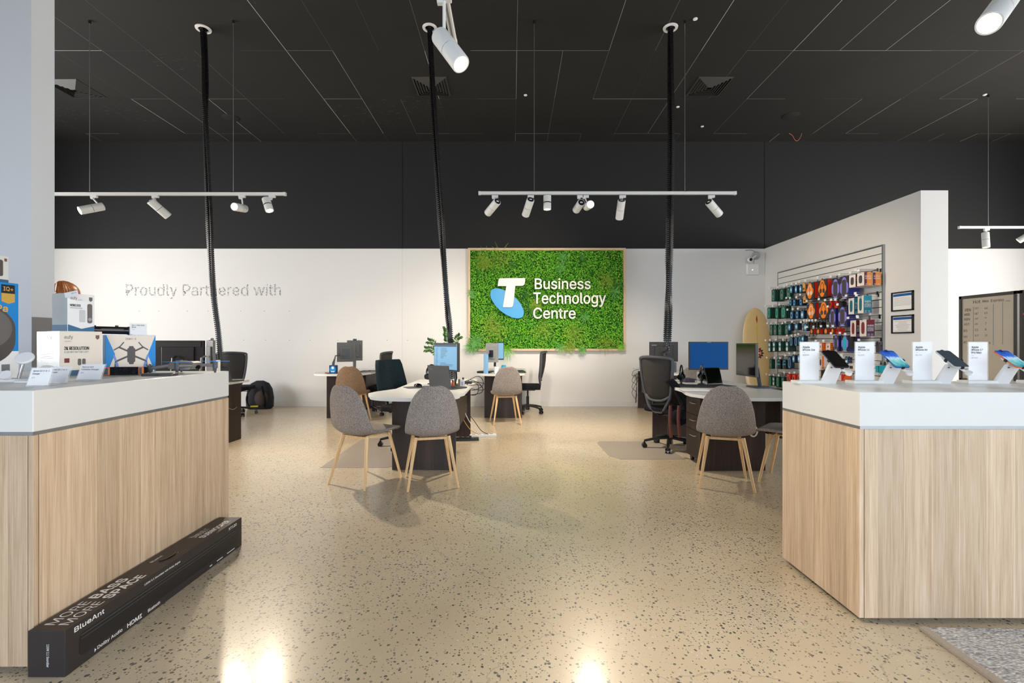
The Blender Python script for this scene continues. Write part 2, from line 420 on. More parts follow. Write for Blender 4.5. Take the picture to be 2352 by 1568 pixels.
bm = new(); bx(bm, XL-.2, XL, YF, YB, 0, 2.975, mi=0); bx(bm, XL-.2, XL-.01, YF, YB, 2.975, ZC, mi=1); struct('wall_left', bm, [WHITE, BLACKP])
bm = new(); bx(bm, XR, XR+.2, YF, YB, 0, 2.975, mi=0); bx(bm, XR+.01, XR+.2, YF, YB, 2.975, ZC, mi=1); struct('wall_right', bm, [WHITE, BLACKP])
# shopfront behind the camera: glazed bays under a black bulkhead
bm = new(); bx(bm, XL, XR, YF-.15, YF, 3.5, ZC, mi=1); bx(bm, XL, -6.9, YF-.15, YF, 0, 3.5); bx(bm, 8.9, XR, YF-.15, YF, 0, 3.5)
struct('wall_front', bm, [WHITE, BLACKP])
xs = [-6.9+k*(15.8/6) for k in range(7)]
for k in range(6):
    w = thing('window_%d' % (k+1), 'shopfront window bay', 'window'); w['kind'] = 'structure'; del w['label'], w['category']
    bm = new(); a, b_ = xs[k], xs[k+1]
    for q in ((a, a+.05, 0, 3.5), (b_-.05, b_, 0, 3.5)): bx(bm, q[0], q[1], YF-.1, YF-.02, q[2], q[3])
    bx(bm, a+.05, b_-.05, YF-.1, YF-.02, 0, .12); bx(bm, a+.05, b_-.05, YF-.1, YF-.02, 3.42, 3.5)
    obj('window_frame', bm, ALU, w)
    bm = new(); bx(bm, a+.05, b_-.05, YF-.065, YF-.055, .12, 3.42)
    obj('pane', bm, ACR, w)
for n_, x_, y0_, y1_ in ((7, XR, .5, 7.5), (8, XL, .4, 6.4)):  # dummy windows added on the solid side walls to house the fill lights
    w = thing('window_%d' % n_, 'x', 'x'); w['kind'] = 'structure'; del w['label'], w['category']
    sx_ = -1 if x_ > 0 else 1; bm = new()
    for a, b_, c_, d_ in ((y0_, y1_, 1.0, 1.06), (y0_, y1_, 3.34, 3.4), (y0_, y0_+.06, 1.06, 3.34), (y1_-.06, y1_, 1.06, 3.34)): bx(bm, x_, x_+sx_*.03, a, b_, c_, d_)
    obj('window_frame', bm, ALU, w)
    bm = new(); bx(bm, x_+sx_*.002, x_+sx_*.010, y0_+.06, y1_-.06, 1.06, 3.34); obj('pane', bm, ACR, w)
bm = new(); bx(bm, -40, 40, -40, YF-.2, -.12, -.02); struct('ground', bm, mat('asphalt', (120, 118, 114), .9, scale=60))
# stub wall behind the left counter, lower part painted grey on its end
CXR, C0, C1 = -2.992, 2.9, 3.047
bm = new(); bx(bm, -4.3, CXR, C0, C1, 0, ZC); struct('wall_stub', bm, COLW)
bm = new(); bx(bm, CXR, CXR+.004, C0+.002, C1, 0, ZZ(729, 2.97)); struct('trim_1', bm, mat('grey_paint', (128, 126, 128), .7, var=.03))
# product partition with its thick end
PX, PY0 = 4.773, 5.439
bm = new(); bx(bm, PX, PX+.32, PY0, YB, 0, 2.979); struct('wall_partition', bm, WHITE)
bm = new(); bx(bm, PX-.012, PX, PY0, YB, 0, .098); struct('baseboard_partition', bm, MATS['skirting_white'])

# ------------------------------------------------------------------ display counters
def counter(name, label, x0, x1, y0, y1, h, slab, side, joints_side, joints_front):
    t = thing(name, label, 'counter', ((x0+x1)/2, (y0+y1)/2, 0)); ox, oy = (x0+x1)/2, (y0+y1)/2
    X0, X1, Y0, Y1 = x0-ox, x1-ox, y0-oy, y1-oy
    zb = h-slab
    bm = new(); bx(bm, X0, X1, Y0, Y1, zb, h, bev=.0025); obj('countertop', bm, WHITE2, t)
    bm = new(); bx(bm, X0+.004, X1-.004, Y0+.004, Y1-.004, zb-.013, zb); obj('shadow_strip', bm, ALU, t)
    bm = new(); bx(bm, X0+.02, X1-.02, Y0+.02, Y1-.02, .02, zb-.013); obj('carcass', bm, DARKM, t)
    bm = new(); bx(bm, X0+.03, X1-.03, Y0+.03, Y1-.03, 0, .02); obj('plinth', bm, BLK, t)
    sx = X1 if side > 0 else X0
    js = [v-oy for v in joints_side]
    for a, b_ in zip([Y0]+js, js+[Y1]):
        bm = new(); bx(bm, min(sx, sx-side*.019), max(sx, sx-side*.019), a+.0015, b_-.0015, .018, zb-.013, bev=.001); obj('wood_panel', bm, OAK, t)
    jf = [v-ox for v in joints_front]
    fx0, fx1 = (X0, X1-.0195) if side > 0 else (X0+.0195, X1)
    for a, b_ in zip([fx0]+jf, jf+[fx1]):
        for yy in (Y0, Y1-.019):
            bm = new(); bx(bm, a+.0015, b_-.0015, yy, yy+.019, .018, zb-.013, bev=.001); obj('wood_panel', bm, OAK, t)
    return t
LCX, LCH = -1.748, 1.026
counter('display_counter', 'oak fronted counter with thick white top carrying boxed gadgets, at the left edge', -3.35, LCX, 1.70, 2.876, LCH, .152, 1, [1.722, 2.283], [-2.6])
RCX, RCH = 1.493, .988
counter('display_counter', 'oak fronted counter with thick white top carrying phones on stands, at the right edge', RCX, 3.9, 2.0, 2.573, RCH, .147, -1, [], [2.7])

# ------------------------------------------------------------------ desks (rounded meeting end towards the camera)
DT = .73
def desk(label, x0, x1, ygable, ynear, yend, bulge=.09, mirror=False, grommet=False, modesty=True, gab=None):
    ox, oy = (x0+x1)/2, ygable
    t = thing('office_desk', label, 'desk', (ox, oy, 0), group='pale topped desks with dark legs')
    w = (x1-x0)/2; s = -1 if mirror else 1
    yn = ynear-oy; ye = yend-oy
    pts = [(-w+.02, ye), (w, ye)]
    pts += [(w, .30), (w, .0), (w-.03, -.10)]
    arc = []
    for k in range(1, 24):
        a = PI*k/24*.98
        arc.append(((w+bulge*.6-.05)*math.cos(a)-bulge*.35, (yn+.12)*math.sin(a)**.72-.12))
    pts += [(p[0], p[1]) for p in arc]
    pts += [(-w-bulge, -.06), (-w-bulge*.8, .10), (-w+.02, .36)]
    if mirror: pts = [(-p[0], p[1]) for p in pts]
    bm = new(); prism(bm, pts, 'z', DT-.03, DT); obj('desktop', bm, WHITE2, t, bevel=.003)
    g0, g1 = (-w+.08, w-.08) if gab is None else (gab[0]-ox, gab[1]-ox)
    bm = new(); bx(bm, g0, g1, -.0125, .0125, .004, DT-.03)
    obj('end_panel', bm, WENGE, t)
    bm = new(); bx(bm, -w+.08, w-.08, ye-.06, ye-.035, .004, DT-.03); obj('end_panel', bm, WENGE, t)
    if modesty:
        bm = new(); bx(bm, s*(w-.135), s*(w-.115), .0125, ye-.06, .30, DT-.03); obj('modesty_panel', bm, WENGE, t)
    if grommet:
        bm = new(); cyl(bm, (-w+.28, -.014, .60), (-w+.28, -.0165, .60), .045, seg=24); obj('cable_hole', bm, DARKM, t)
    return t
desk('white desk with rounded front, laptop and lit document screen on it, front centre', -1.21, -.45, 4.40, 3.95, 6.0, bulge=.13)
desk('white desk with rounded end holding grey backed monitors and a small blue box, back left', -3.02, -2.24, 7.40, 6.95, 8.6)
desk('white desk with round cable hole in its dark panel, below the green plant wall', -.52, .24, 7.44, 6.95, 8.6, grommet=True, mirror=False)
desk('white desk with rounded end carrying a large blue monitor, beside the right counter', 1.70, 2.66, 4.37, 3.97, 5.95, bulge=.05, gab=(1.76, 2.37))
desk('white desk with a black monitor turned away, far right by the back wall', 2.24, 2.88, 7.55, 7.1, 8.62, mirror=True, bulge=.02)
t = thing('office_desk', 'dark sided desk with a pair of monitors, mostly hidden behind the left counter', 'desk', (-4.3, 5.6, 0), 0, 'pale topped desks with dark legs')
bm = new(); bx(bm, -1.0, .93, -.36, .38, DT-.03, DT, bev=.003); obj('desktop', bm, WHITE2, t)
bm = new(); bx(bm, -.9, .91, .205, .23, .004, DT-.03); obj('back_panel', bm, WENGE, t)
for x_ in (-.93, .885): bm = new(); bx(bm, x_, x_+.025, -.33, .205, .004, DT-.03); obj('end_panel', bm, WENGE, t)

# ------------------------------------------------------------------ upholstered shell chairs
def shell_mesh():
    # profile: y, z, half width, side curl
    prof = [(.225, .425, .15, 0), (.24, .437, .175, .0), (.22, .452, .198, .002), (.12, .45, .212, .008), (.0, .437, .218, .018), (-.10, .428, .222, .034), (-.16, .433, .225, .05),
            (-.205, .462, .226, .06), (-.232, .52, .222, .062), (-.248, .60, .212, .058), (-.262, .69, .192, .05), (-.272, .76, .165, .04), (-.279, .81, .128, .03), (-.284, .84, .085, .02), (-.286, .852, .035, .01)]
    bm = bmesh.new(); NU = 14; rings = []
    P = prof
    for i, (y, z, w, c) in enumerate(P):
        a = P[max(0, i-1)]; b_ = P[min(len(P)-1, i+1)]
        t = Vector((0, b_[0]-a[0], b_[1]-a[1])).normalized(); n = Vector((0, -t.z, t.y))   # towards the sitter
        n = Vector((0, t.z, -t.y)) if Vector((0, t.z, -t.y)).dot(Vector((0, .35, .65))) > 0 else n
        row = []
        for k in range(NU+1):
            u = -1+2*k/NU
            p = Vector((u*w, y, z))+n*(c*abs(u)**2.2)
            row.append(bm.verts.new(p))
        rings.append(row)
    for i in range(len(rings)-1):
        for k in range(NU): bm.faces.new((rings[i][k], rings[i][k+1], rings[i+1][k+1], rings[i+1][k]))
    return bm
def make_shell_chair(label, m, loc, rz):
    t = thing('upholstered_chair', label, 'chair', loc, rz, 'fabric shell chairs on timber legs')
    o = obj('seat_shell', shell_mesh(), m, t, smooth=True)
    s = o.modifiers.new('thick', 'SOLIDIFY'); s.thickness = .03; s.offset = 0
    q = o.modifiers.new('sub', 'SUBSURF'); q.levels = 1; q.render_levels = 2
    bm = new(); box(bm, (0, .0, .408), (.20, .20, .012)); box(bm, (0, .13, .402), (.27, .026, .02)); box(bm, (0, -.12, .402), (.27, .026, .02)); obj('under_frame', bm, LEGW, t)
    for sx in (-1, 1):
        for y0, y1 in ((-.125, -.225), (.135, .215)):
            bm = new(); cyl(bm, (sx*.135, y0, .415), (sx*.205, y1, 0.0), .0165, .010, seg=14); obj('leg', bm, LEGW, t, smooth=True)
    return t
ch0 = make_shell_chair('light grey shell chair seen square from behind at the front centre desk', CHF, (-.70, 4.015, 0), math.radians(15.5))
def chair(label, x, y, deg, m=None):
    r = dup(ch0, (x, y, 0), math.radians(deg), label)
    if m:
        for c in r.children:
            if c.name.startswith('seat_shell'):
                c.data = c.data.copy(); c.data.materials.clear(); c.data.materials.append(m)
    return r
chair('grey shell chair turned right so its seat shows, left of the front centre desk', -1.27, 4.06, -27.6)
chair('shell chair browned by painted light at the desk by the back wall, left of centre', -2.41, 7.10, 4, CHF_LIT)
chair('grey shell chair seen from behind at the desk under the green wall', -.10, 7.0, 9.5)
chair('grey shell chair seen from behind at the desk with the blue monitor', 1.815, 4.0, -18)
chair('grey shell chair half hidden behind the right counter, its seat pointing left', 2.42, 4.02, 48)
chair('grey shell chair back showing below the blue monitor, further back', 2.50, 6.85, 8)

# ------------------------------------------------------------------ swivel chairs
def make_office(label, loc, rz, padded=False, group='black swivel chairs'):
    t = thing('office_chair', label, 'chair', loc, rz, group)
    for k in range(5):
        a = 2*PI*k/5+.3; d = Vector((math.cos(a), math.sin(a), 0))
        bm = new(); tube(bm, [d*.03+Vector((0, 0, .125)), d*.16+Vector((0, 0, .11)), d*.285+Vector((0, 0, .082))], [.026, .022, .017], seg=8, flat=.8)
        obj('base_arm', bm, BLK, t, smooth=True)
        bm = new(); c = d*.285; sd = Vector((-d.y, d.x, 0))
        for s in (-1, 1): cyl(bm, c+sd*(s*.009)+Vector((0, 0, .028)), c+sd*(s*.026)+Vector((0, 0, .028)), .028, seg=18)
        cyl(bm, c+Vector((0, 0, .03)), c+Vector((0, 0, .08)), .008, seg=8); box(bm, c+Vector((0, 0, .045)), (.03, .03, .03), zrot(a))
        obj('castor', bm, BLKG, t, smooth=True)
    bm = new(); cyl(bm, (0, 0, .10), (0, 0, .28), .026); cyl(bm, (0, 0, .28), (0, 0, .40), .015); cyl(bm, (0, 0, .05), (0, 0, .14), .034, .03); obj('gas_column', bm, BLK, t, smooth=True)
    bm = new(); bx(bm, -.09, .09, -.13, .1, .385, .42, bev=.01); tube(bm, [(.05, 0, .40), (.2, .02, .385)], .006); obj('mechanism', bm, BLK, t)
    bm = new(); prism(bm, rrect(-.235, .235, -.22, .25, .09), 'z', .42, .485); obj('seat_cushion', bm, BLKF, t, bevel=.018)
    def B(x, z): # back plane, leaning away
        q = (z-.55)/.48
        return Vector((x, -.24-.02*math.sin(q*PI)-.085*q+.10*(x/.23)**2*(1 if z > .5 else .4), z))
    if padded:
        bm = new(); sec = []
        for z in [.60, .66, .74, .84, .94, 1.0]:
            w = {.60: .215, .66: .225, .74: .225, .84: .215, .94: .20, 1.0: .18}[z]
            row = [bm.verts.new(B(-w+2*w*k/8, z)) for k in range(9)]; sec.append(row)
        for i in range(5):
            for k in range(8): bm.faces.new((sec[i][k], sec[i][k+1], sec[i+1][k+1], sec[i+1][k]))
        o = obj('back_cushion', bm, TEALF, t, smooth=True); s = o.modifiers.new('t', 'SOLIDIFY'); s.thickness = .055; s.offset = 0
        b2 = o.modifiers.new('b', 'BEVEL'); b2.width = .01; b2.segments = 2
        bm = new(); tube(bm, [(0, -.1, .40), (0, -.27, .42), (0, -.31, .6), (0, -.315, .75)], .022, flat=.5); obj('back_support', bm, BLK, t, smooth=True)
    else:
        out = [(-.20, 1.03), (0, 1.045), (.20, 1.03), (.222, .99), (.215, .86), (.195, .72), (.165, .60), (.12, .50), (.07, .44), (0, .425), (-.07, .44), (-.12, .50), (-.165, .60), (-.195, .72), (-.215, .86), (-.222, .99)]
        bm = new(); tube(bm, smoothpts([B(x, z) for x, z in out], 4, True), .017, seg=8, closed=True, up=(0, 1, 0)); 
        tube(bm, smoothpts([B(-.175, .62), B(-.08, .565), B(.08, .565), B(.175, .62)], 4), .014)
        obj('back_frame', bm, GRYP, t, smooth=True)
        bm = new(); rows = []
        for z, w in ((.575, .12), (.62, .165), (.70, .185), (.80, .20), (.90, .212), (.98, .214), (1.035, .19)):
            rows.append([bm.verts.new(B(-w+2*w*k/10, z)+Vector((0, .006, 0))) for k in range(11)])
        for i in range(len(rows)-1):
            for k in range(10): bm.faces.new((rows[i][k], rows[i][k+1], rows[i+1][k+1], rows[i+1][k]))
        o = obj('mesh_back', bm, MESHM, t, smooth=True); s = o.modifiers.new('t', 'SOLIDIFY'); s.thickness = .003
        bm = new(); tube(bm, [(0, -.08, .40), (0, -.22, .40), B(0, .43)], .024, flat=.5); obj('back_support', bm, BLK, t, smooth=True)
    return t
of0 = make_office('black mesh backed swivel chair at the desk with the blue monitor, a jacket beside it', (1.80, 5.31, 0), math.radians(-58))
def office(label, x, y, deg): return dup(of0, (x, y, 0), math.radians(deg), label)
make_office('swivel chair with smooth dark teal cushioned back at the front centre desk', (-1.24, 5.42, 0), math.radians(-120), True)
office('mesh backed swivel chair leaning right at the desk by the back wall, left of centre', -2.34, 7.85, 82)
office('mesh swivel chair seen side on, right of the desk below the plant wall', .27, 8.02, 88)
office('black mesh swivel chair by the back wall, just right of the left counter', -4.58, 7.75, 12)
office('swivel chair with dark back showing behind the left edge of the blue monitor', 3.16, 7.95, 10)
# ------------------------------------------------------------------ track lighting
SPOTE = 165
def rail(label, p0, p1, hangers, group=None):
    p0, p1 = Vector(p0), Vector(p1); mid = (p0+p1)/2
    t = thing('lighting_track', label, 'light track', mid, 0, group)
    bm = new(); d = (p1-p0); L_ = d.length
    rot = d.to_track_quat('X', 'Z').to_matrix().to_4x4()
    box(bm, (0, 0, 0), (L_, .034, .036), rot, bev=.002); obj('track_rail', bm, LAMPW, t)
    bm = new(); box(bm, (0, 0, -.0185), (L_-.02, .012, .002), rot); obj('track_slot', bm, INKG, t)
    for e in (-1, 1):
        bm = new(); box(bm, rot @ Vector((e*(L_/2-.0), 0, 0)), (.03, .037, .039), rot, bev=.002); obj('end_cap', bm, LAMPW, t)
    for x, y in hangers:
        bm = new(); q = Vector((x, y, 0))-mid; q.z = 0
        cyl(bm, q+Vector((0, 0, .018)), q+Vector((0, 0, ZC-mid.z-.03)), .0035, seg=8); obj('suspension_cable', bm, STEEL, t)
        bm = new(); cyl(bm, q+Vector((0, 0, ZC-mid.z-.035)), q+Vector((0, 0, ZC-mid.z)), .014, seg=12); obj('ceiling_anchor', bm, BLK, t)
        bm = new(); box(bm, q+Vector((0, 0, .021)), (.05, .038, .01), rot); obj('hanger_clip', bm, BLK, t)
    return t
def lamp(label, c, d, top, L_=.235, r=.046, ring=False, lens=EM_LENS, energy=1.0, blend=.9, angle=72, group='white cylinder track spotlights', stem=True, col=(1, .85, .66), halo=False):
    """c: body centre, d: beam direction, top: point on the rail above"""
    c, d, top = Vector(c), Vector(d).normalized(), Vector(top)
    t = thing('track_spotlight', label, 'spotlight', top, 0, group)
    o = c-top; a = o-d*L_/2; e = o+d*L_/2
    M = lambda p, z: Matrix.Translation(p) @ frame_to(d)
    bm = new(); lathe(bm, [(r*.2, .001), (r*.82, .0), (r*.97, .003), (r, .008), (r, L_*.5-.004)], M=M(a, 0), seg=32); obj('rear_body', bm, LAMPW, t, smooth=True)
    bm = new(); cyl(bm, o-d*(.014 if ring else .0045), o+d*(.006 if ring else .003), r*.93, seg=32); obj('joint_ring', bm, BLKG, t)
    bm = new(); lathe(bm, [(r, L_*.5+(.008 if ring else 0)), (r, L_-.004), (r*.98, L_), (r*.84, L_), (r*.80, L_-.012), (r*.1, L_-.013)], M=M(a, 0), seg=32); obj('front_body', bm, LAMPW, t, smooth=True)
    bm = new(); cyl(bm, e-d*.011, e-d*.006, r*.76, seg=28); obj('lens', bm, lens, t)
    bm = new(); cyl(bm, a-d*.002, a+d*.0015, r*.80, seg=28, mi=0)
    sd = d.cross(Vector((0, 0, 1))); sd = sd.normalized() if sd.length > .1 else Vector((1, 0, 0))
    box(bm, a-d*.0025, (.03, .016, .002), frame_to(d), mi=1); obj('rear_cap', bm, [BLK, CARD], t)
    bm = new(); box(bm, (0, 0, -.034), (.075, .03, .03), bev=.003); box(bm, (-.02, 0, -.055), (.03, .024, .016))
    obj('track_adapter', bm, LAMPW, t)
    if stem:
        bm = new(); pv = a+d*(L_*.22)
        side = Vector((0, 1, 0)) if abs(d.y) < .75 else Vector((1, 0, 0))
        tube(bm, [Vector((0, 0, -.05)), Vector((0, 0, -.07)), (pv+Vector((0, 0, r*.8)))], .0085, seg=8); obj('stem', bm, LAMPW, t, smooth=True)
    ld = bpy.data.lights.new('spot_beam', 'SPOT'); ld.energy = SPOTE*energy; ld.color = col; ld.spot_size = math.radians(angle); ld.spot_blend = blend; ld.shadow_soft_size = .04
    lo = bpy.data.objects.new('spot_beam', ld); COL.objects.link(lo); lo.parent = t; lo.location = e+d*.012
    lo.rotation_euler = d.to_track_quat('-Z', 'Y').to_euler()
    return t
YT = 5.5
rail('long white lighting track hung over the left desks', (-5.6, YT, 2.955), (XY(654, YT), YT, 2.955), [(XY(206, YT), YT), (XY(536, YT), YT)], 'suspended white tracks')
rail('long white lighting track hung in front of the plant wall', (XY(1102, YT), YT, 2.965), (XY(1688, YT), YT, 2.965), [(XY(1227, YT), YT), (XY(1573, YT), YT)], 'suspended white tracks')
YT3 = 7.15
rail('white lighting track entering at the right edge of the photo', (XY(2204, YT3), YT3, 2.97), (9.2, YT3, 2.97), [(XY(2270, YT3), YT3)], 'suspended white tracks')
rail('white track running towards the camera at top centre', (-.345, .3, 2.985), (-.345, 2.78, 2.985), [(-.345, .9)], 'suspended white tracks')
rail('white track running towards the camera at top right', (2.17, .3, 2.985), (2.17, 2.3, 2.985), [(2.17, .9)], 'suspended white tracks')
def tl(label, rx, c, d, Y=YT, zr=2.96, **k):
    top = Vector((XY(rx, Y), Y, zr-.0)); cc = Vector((XY(c[0], Y), Y+k.pop('dy', 0), ZZ(c[1], Y))); return lamp(label, cc, d, top, **k)
tl('lit spotlight aimed left at the wall, leftmost on the left track', 216, (221, 482), (-.50, -.72, -.42), dy=-.06, lens=EM_LENS2, energy=.5)
tl('spotlight aimed away and down right, second on the left track', 357, (366, 479), (.42, .62, -.60))
tl('bright spotlight facing the camera, on the left track', 556, (553, 478), (-.06, -.93, -.16), dy=-.02, lens=EM_LENS2, energy=1.3, L_=.20, angle=120, blend=1)
tl('small spotlight with black ring, at the right end of the left track', 625, (617, 471), (.30, -.12, -.80), L_=.165, ring=True, dy=-.02, energy=2.4, angle=110, blend=1)
tl('spotlight aimed back and left, leftmost on the plant wall track', 1137, (1131, 475), (-.50, .72, -.36), dy=.02, energy=.8)
tl('spotlight aimed back at the plants, second on the plant wall track', 1219, (1213, 475), (-.22, .75, -.52), dy=.02)
tl('short upright spotlight with black ring, on the plant wall track', 1258, (1257, 465), (0, .02, -1), L_=.165, ring=True, stem=False, energy=2.6, angle=110, blend=1)
tl('spotlight turned sideways behind the glaring one, on the plant wall track', 1333, (1330, 472), (-.20, .93, -.22), dy=.03, L_=.18)
tl('glaring spotlight facing the camera, on the plant wall track', 1345, (1350, 475), (.10, -.93, -.12), dy=-.05, lens=EM_LENS2, energy=1.3, L_=.18, angle=120, blend=1)
tl('spotlight aimed back and slightly left, right of the glaring one', 1430, (1426, 480), (.04, .66, -.70), dy=.02, energy=1.7, angle=90)
tl('spotlight aimed back and right, last on the plant wall track', 1634, (1642, 477), (.85, .50, -.60), dy=.02, energy=.7, angle=100)
tl('lit spotlight hanging down beside the partition end, on the right track', 2266, (2264, 551), (-.04, -.10, -1), Y=YT3, zr=2.97)
tl('spotlight cut by the right photo edge, on the right track', 2362, (2360, 541), (-.5, .5, -.5), Y=YT3, zr=2.97)
lamp('large near spotlight aimed down right, at top centre', (-.315, 2.37, 2.69), (.50, -.30, -.80), (-.345, 2.37, 2.985), L_=.235, r=.047, energy=.9)
lamp('large near spotlight aimed down left, at top right', (2.14, 2.05, 2.66), (-.66, -.34, -.66), (2.17, 2.05, 2.985), L_=.26, r=.047, energy=.8)

# ------------------------------------------------------------------ ceiling fittings
def diffuser(label, x, y, s=.5):
    t = thing('air_diffuser', label, 'air vent', (x, y, ZC), 0, 'square black ceiling vents')
    VB = mat('vent_black', (22, 22, 22), .6)
    bm = new()
    for k in range(6):
        a = s/2*(1-k*.155); b_ = a-.022; z = -.004-.010*k*.4
        for i in range(4):
            R = zrot(i*PI/2)
            v = [R @ Vector(p) for p in ((-a, -a, z), (a, -a, z), (b_, -b_, z-.016), (-b_, -b_, z-.016))]
            f = bm.faces.new([bm.verts.new(p) for p in v]); f.material_index = 0
    o = obj('louvre', bm, [mat('vent_edge', (58, 58, 58), .5)], t); sm = o.modifiers.new('t', 'SOLIDIFY'); sm.thickness = .002
    bm = new(); bx(bm, -s/2, s/2, -s/2, s/2, -.002, 0); obj('backing', bm, VB, t)
diffuser('square black air vent in the ceiling at far left', -6.53, 6.96)
diffuser('square black air vent in the ceiling behind the middle cable duct', -1.19, 6.9)
diffuser('square black air vent in the ceiling right of the right cable duct', 2.92, 6.9)
for px, py in ((1207, 218), (1597, 43), (1557, 245), (1613, 290), (2262, 217)):
    Y = 3.8*F/(CY-py); bm = new(); lathe(bm, [(.026, 0), (.026, -.008), (.016, -.014), (.0, -.014)], seg=20)
    tag(obj('ceiling_sensor', bm, WPL, loc=(XY(px, Y), Y, ZC)), 'tiny white round fitting on the black ceiling', 'ceiling fitting', 'tiny white ceiling fittings')
for px, py, lb in ((530, 270, 'flat round black speaker in the ceiling, left half'), (1816, 265, 'flat round black speaker in the ceiling, right half')):
    Y = 3.8*F/(CY-py); bm = new(); lathe(bm, [(.13, 0), (.13, -.006), (.115, -.012), (0, -.014)], seg=32)
    tag(obj('ceiling_speaker', bm, mat('speaker_black', (30, 30, 30), .7), loc=(XY(px, Y), Y, ZC), smooth=True), lb, 'speaker', 'round ceiling speakers')
bm = new(); Y = 8.45; x = XY(1812, Y)
tube(bm, smoothpts([(x, Y, 5.0), (x+.06, Y, 4.96), (x+.11, Y, 4.88), (x+.15, Y, 4.86), (x+.20, Y, 4.91), (x+.235, Y, 5.0)], 5), .004, seg=6)
tag(obj('loose_wire', bm, mat('orange_wire', (206, 110, 72), .5)), 'loose orange wire looping from the ceiling near the back wall', 'wire')

# ------------------------------------------------------------------ flexible cable ducts from ceiling to desks
def duct(label, path, ring, rz=0):
    P = smoothpts(path, 40); cum = [0]
    for i in range(1, len(P)): cum.append(cum[-1]+(P[i]-P[i-1]).length)
    t = thing('cable_duct', label, 'cable duct', ring, 0, 'black segmented cable ducts'); R = Vector(ring)
    bm = new(); step = .0245; n = int(cum[-1]/step); j = 0
    for k in range(n):
        s = k*step
        while cum[j+1] < s: j += 1
        p = P[j].lerp(P[j+1], (s-cum[j])/(cum[j+1]-cum[j])); d = (P[j+1]-P[j]).normalized()
        M = frame_to(-d) @ zrot(rz+.7*math.sin(k*.018))
        q = p-R
        box(bm, q, (.092, .034, .013), M); box(bm, q, (.036, .062, .013), M)
        for sx in (-1, 1): box(bm, q+(M.to_3x3() @ Vector((sx*.030, 0, .0122))), (.010, .030, .0125), M)
    obj('duct_links', bm, mat('duct_black', (10, 10, 12), .38, var=0), t)
    bm = new()
    for sx in (-.012, .013):
        tube(bm, [p-R+Vector((sx, .004, 0)) for p in P[::6]], .0085, seg=8)
    obj('cable_core', bm, BLKG, t, smooth=True)
    bm = new(); lathe(bm, [(.052, 0), (.054, -.012), (.085, -.010), (.088, 0)], seg=36); obj('ceiling_ring', bm, WPL, t, smooth=True)
YD = 5.62
def dpath(pts): return [W(px, py, y) for px, py, y in pts]
r = (XY(467, 5.64), 5.64, ZC)
duct('black segmented cable duct hanging down to the desk behind the left counter', [r]+dpath([(471, 150, 5.64), (473, 300, 5.64), (479, 460, 5.65), (484, 580, 5.66), (491, 680, 5.67), (502, 770, 5.68)])+[(XY(510, 5.7), 5.7, .735)], r)
r = (XY(987, YD), YD, ZC)
duct('black segmented cable duct hanging down behind the lit document screen, centre', [r]+dpath([(991, 150, YD), (999, 300, YD), (1009, 450, YD), (1018, 580, YD), (1027, 700, 5.6), (1035, 780, 5.6)])+[(XY(1040, 5.55), 5.55, .735)], r, .15)
r = (XY(1540, YD), YD, ZC)
duct('black segmented cable duct hanging down beside the blue monitor, right', [r]+dpath([(1540, 150, YD), (1541, 300, YD), (1539, 450, YD), (1537, 600, YD), (1535, 720, YD), (1533, 800, 5.6)])+[(XY(1533, 5.6)+.03, 5.6, .735)], r, -.1)

# ------------------------------------------------------------------ plant wall sign
YW = YB
t = thing('plant_wall_sign', 'framed green plant wall with white lettering and a white T on a blue ellipse', 'wall sign', W(1256, 805, YW))
R0 = Vector(t.location)
S = lambda px, py, Y: W(px, py, Y)-R0
x0, x1 = XY(1075, YW-.1)-R0.x, XY(1437, YW-.1)-R0.x; z0, z1 = ZZ(805.5, YW-.1)-R0.z, ZZ(569.5, YW-.1)-R0.z
bm = new()
for a in ((x0, x1, z0, z0+.042), (x0, x1, z1-.042, z1), (x0, x0+.042, z0+.042, z1-.042), (x1-.042, x1, z0+.042, z1-.042)):
    bx(bm, a[0], a[1], -.115, 0, a[2], a[3], bev=.002)
obj('timber_frame', bm, FRAMEW, t)
bm = new(); bx(bm, x0+.042, x1-.042, -.04, 0, z0+.042, z1-.042); obj('backing_board', bm, mat('hedge_backing', (38, 92, 18), .9), t)
def leafmat(name, c1, c2, c3):
    m, N, L, b = nodes(name)
    g = N.new('ShaderNodeNewGeometry'); tc = N.new('ShaderNodeTexCoord'); nz = N.new('ShaderNodeTexNoise'); nz.inputs['Scale'].default_value = 2.2
    L.new(tc.outputs['Object'], nz.inputs['Vector'])
    f = math_(N, L, 'ADD', math_(N, L, 'MULTIPLY', g.outputs['Random Per Island'], .6), math_(N, L, 'MULTIPLY', nz.outputs['Fac'], .4))
    L.new(ramp(N, L, f, [(.15, lin(c1)), (.5, lin(c2)), (.85, lin(c3))]), b.inputs['Base Color'])
    b.inputs['Roughness'].default_value = .42
    return m
LEAF = leafmat('hedge_leaf', (52, 138, 18), (98, 190, 34), (176, 226, 72))
FERN = leafmat('fern_leaf', (86, 122, 22), (136, 168, 44), (176, 194, 76))
GRASS = leafmat('grass_leaf', (44, 120, 44), (84, 160, 66), (140, 196, 110))
DKF = leafmat('dark_fern_leaf', (24, 86, 22), (44, 116, 34), (74, 146, 50))
def leaf(V, Fc, p, d, n, l, w):
    d = d.normalized(); s = d.cross(n).normalized(); n2 = s.cross(d)
    i = len(V); V += [p, p+d*l*.5+s*w, p+d*l, p+d*l*.5-s*w, p+d*l*.5-n2*w*.5]
    Fc += [(i, i+1, i+4), (i+1, i+2, i+4), (i+2, i+3, i+4), (i+3, i, i+4)]
V, Fc = [], []; rd = random.Random(3)
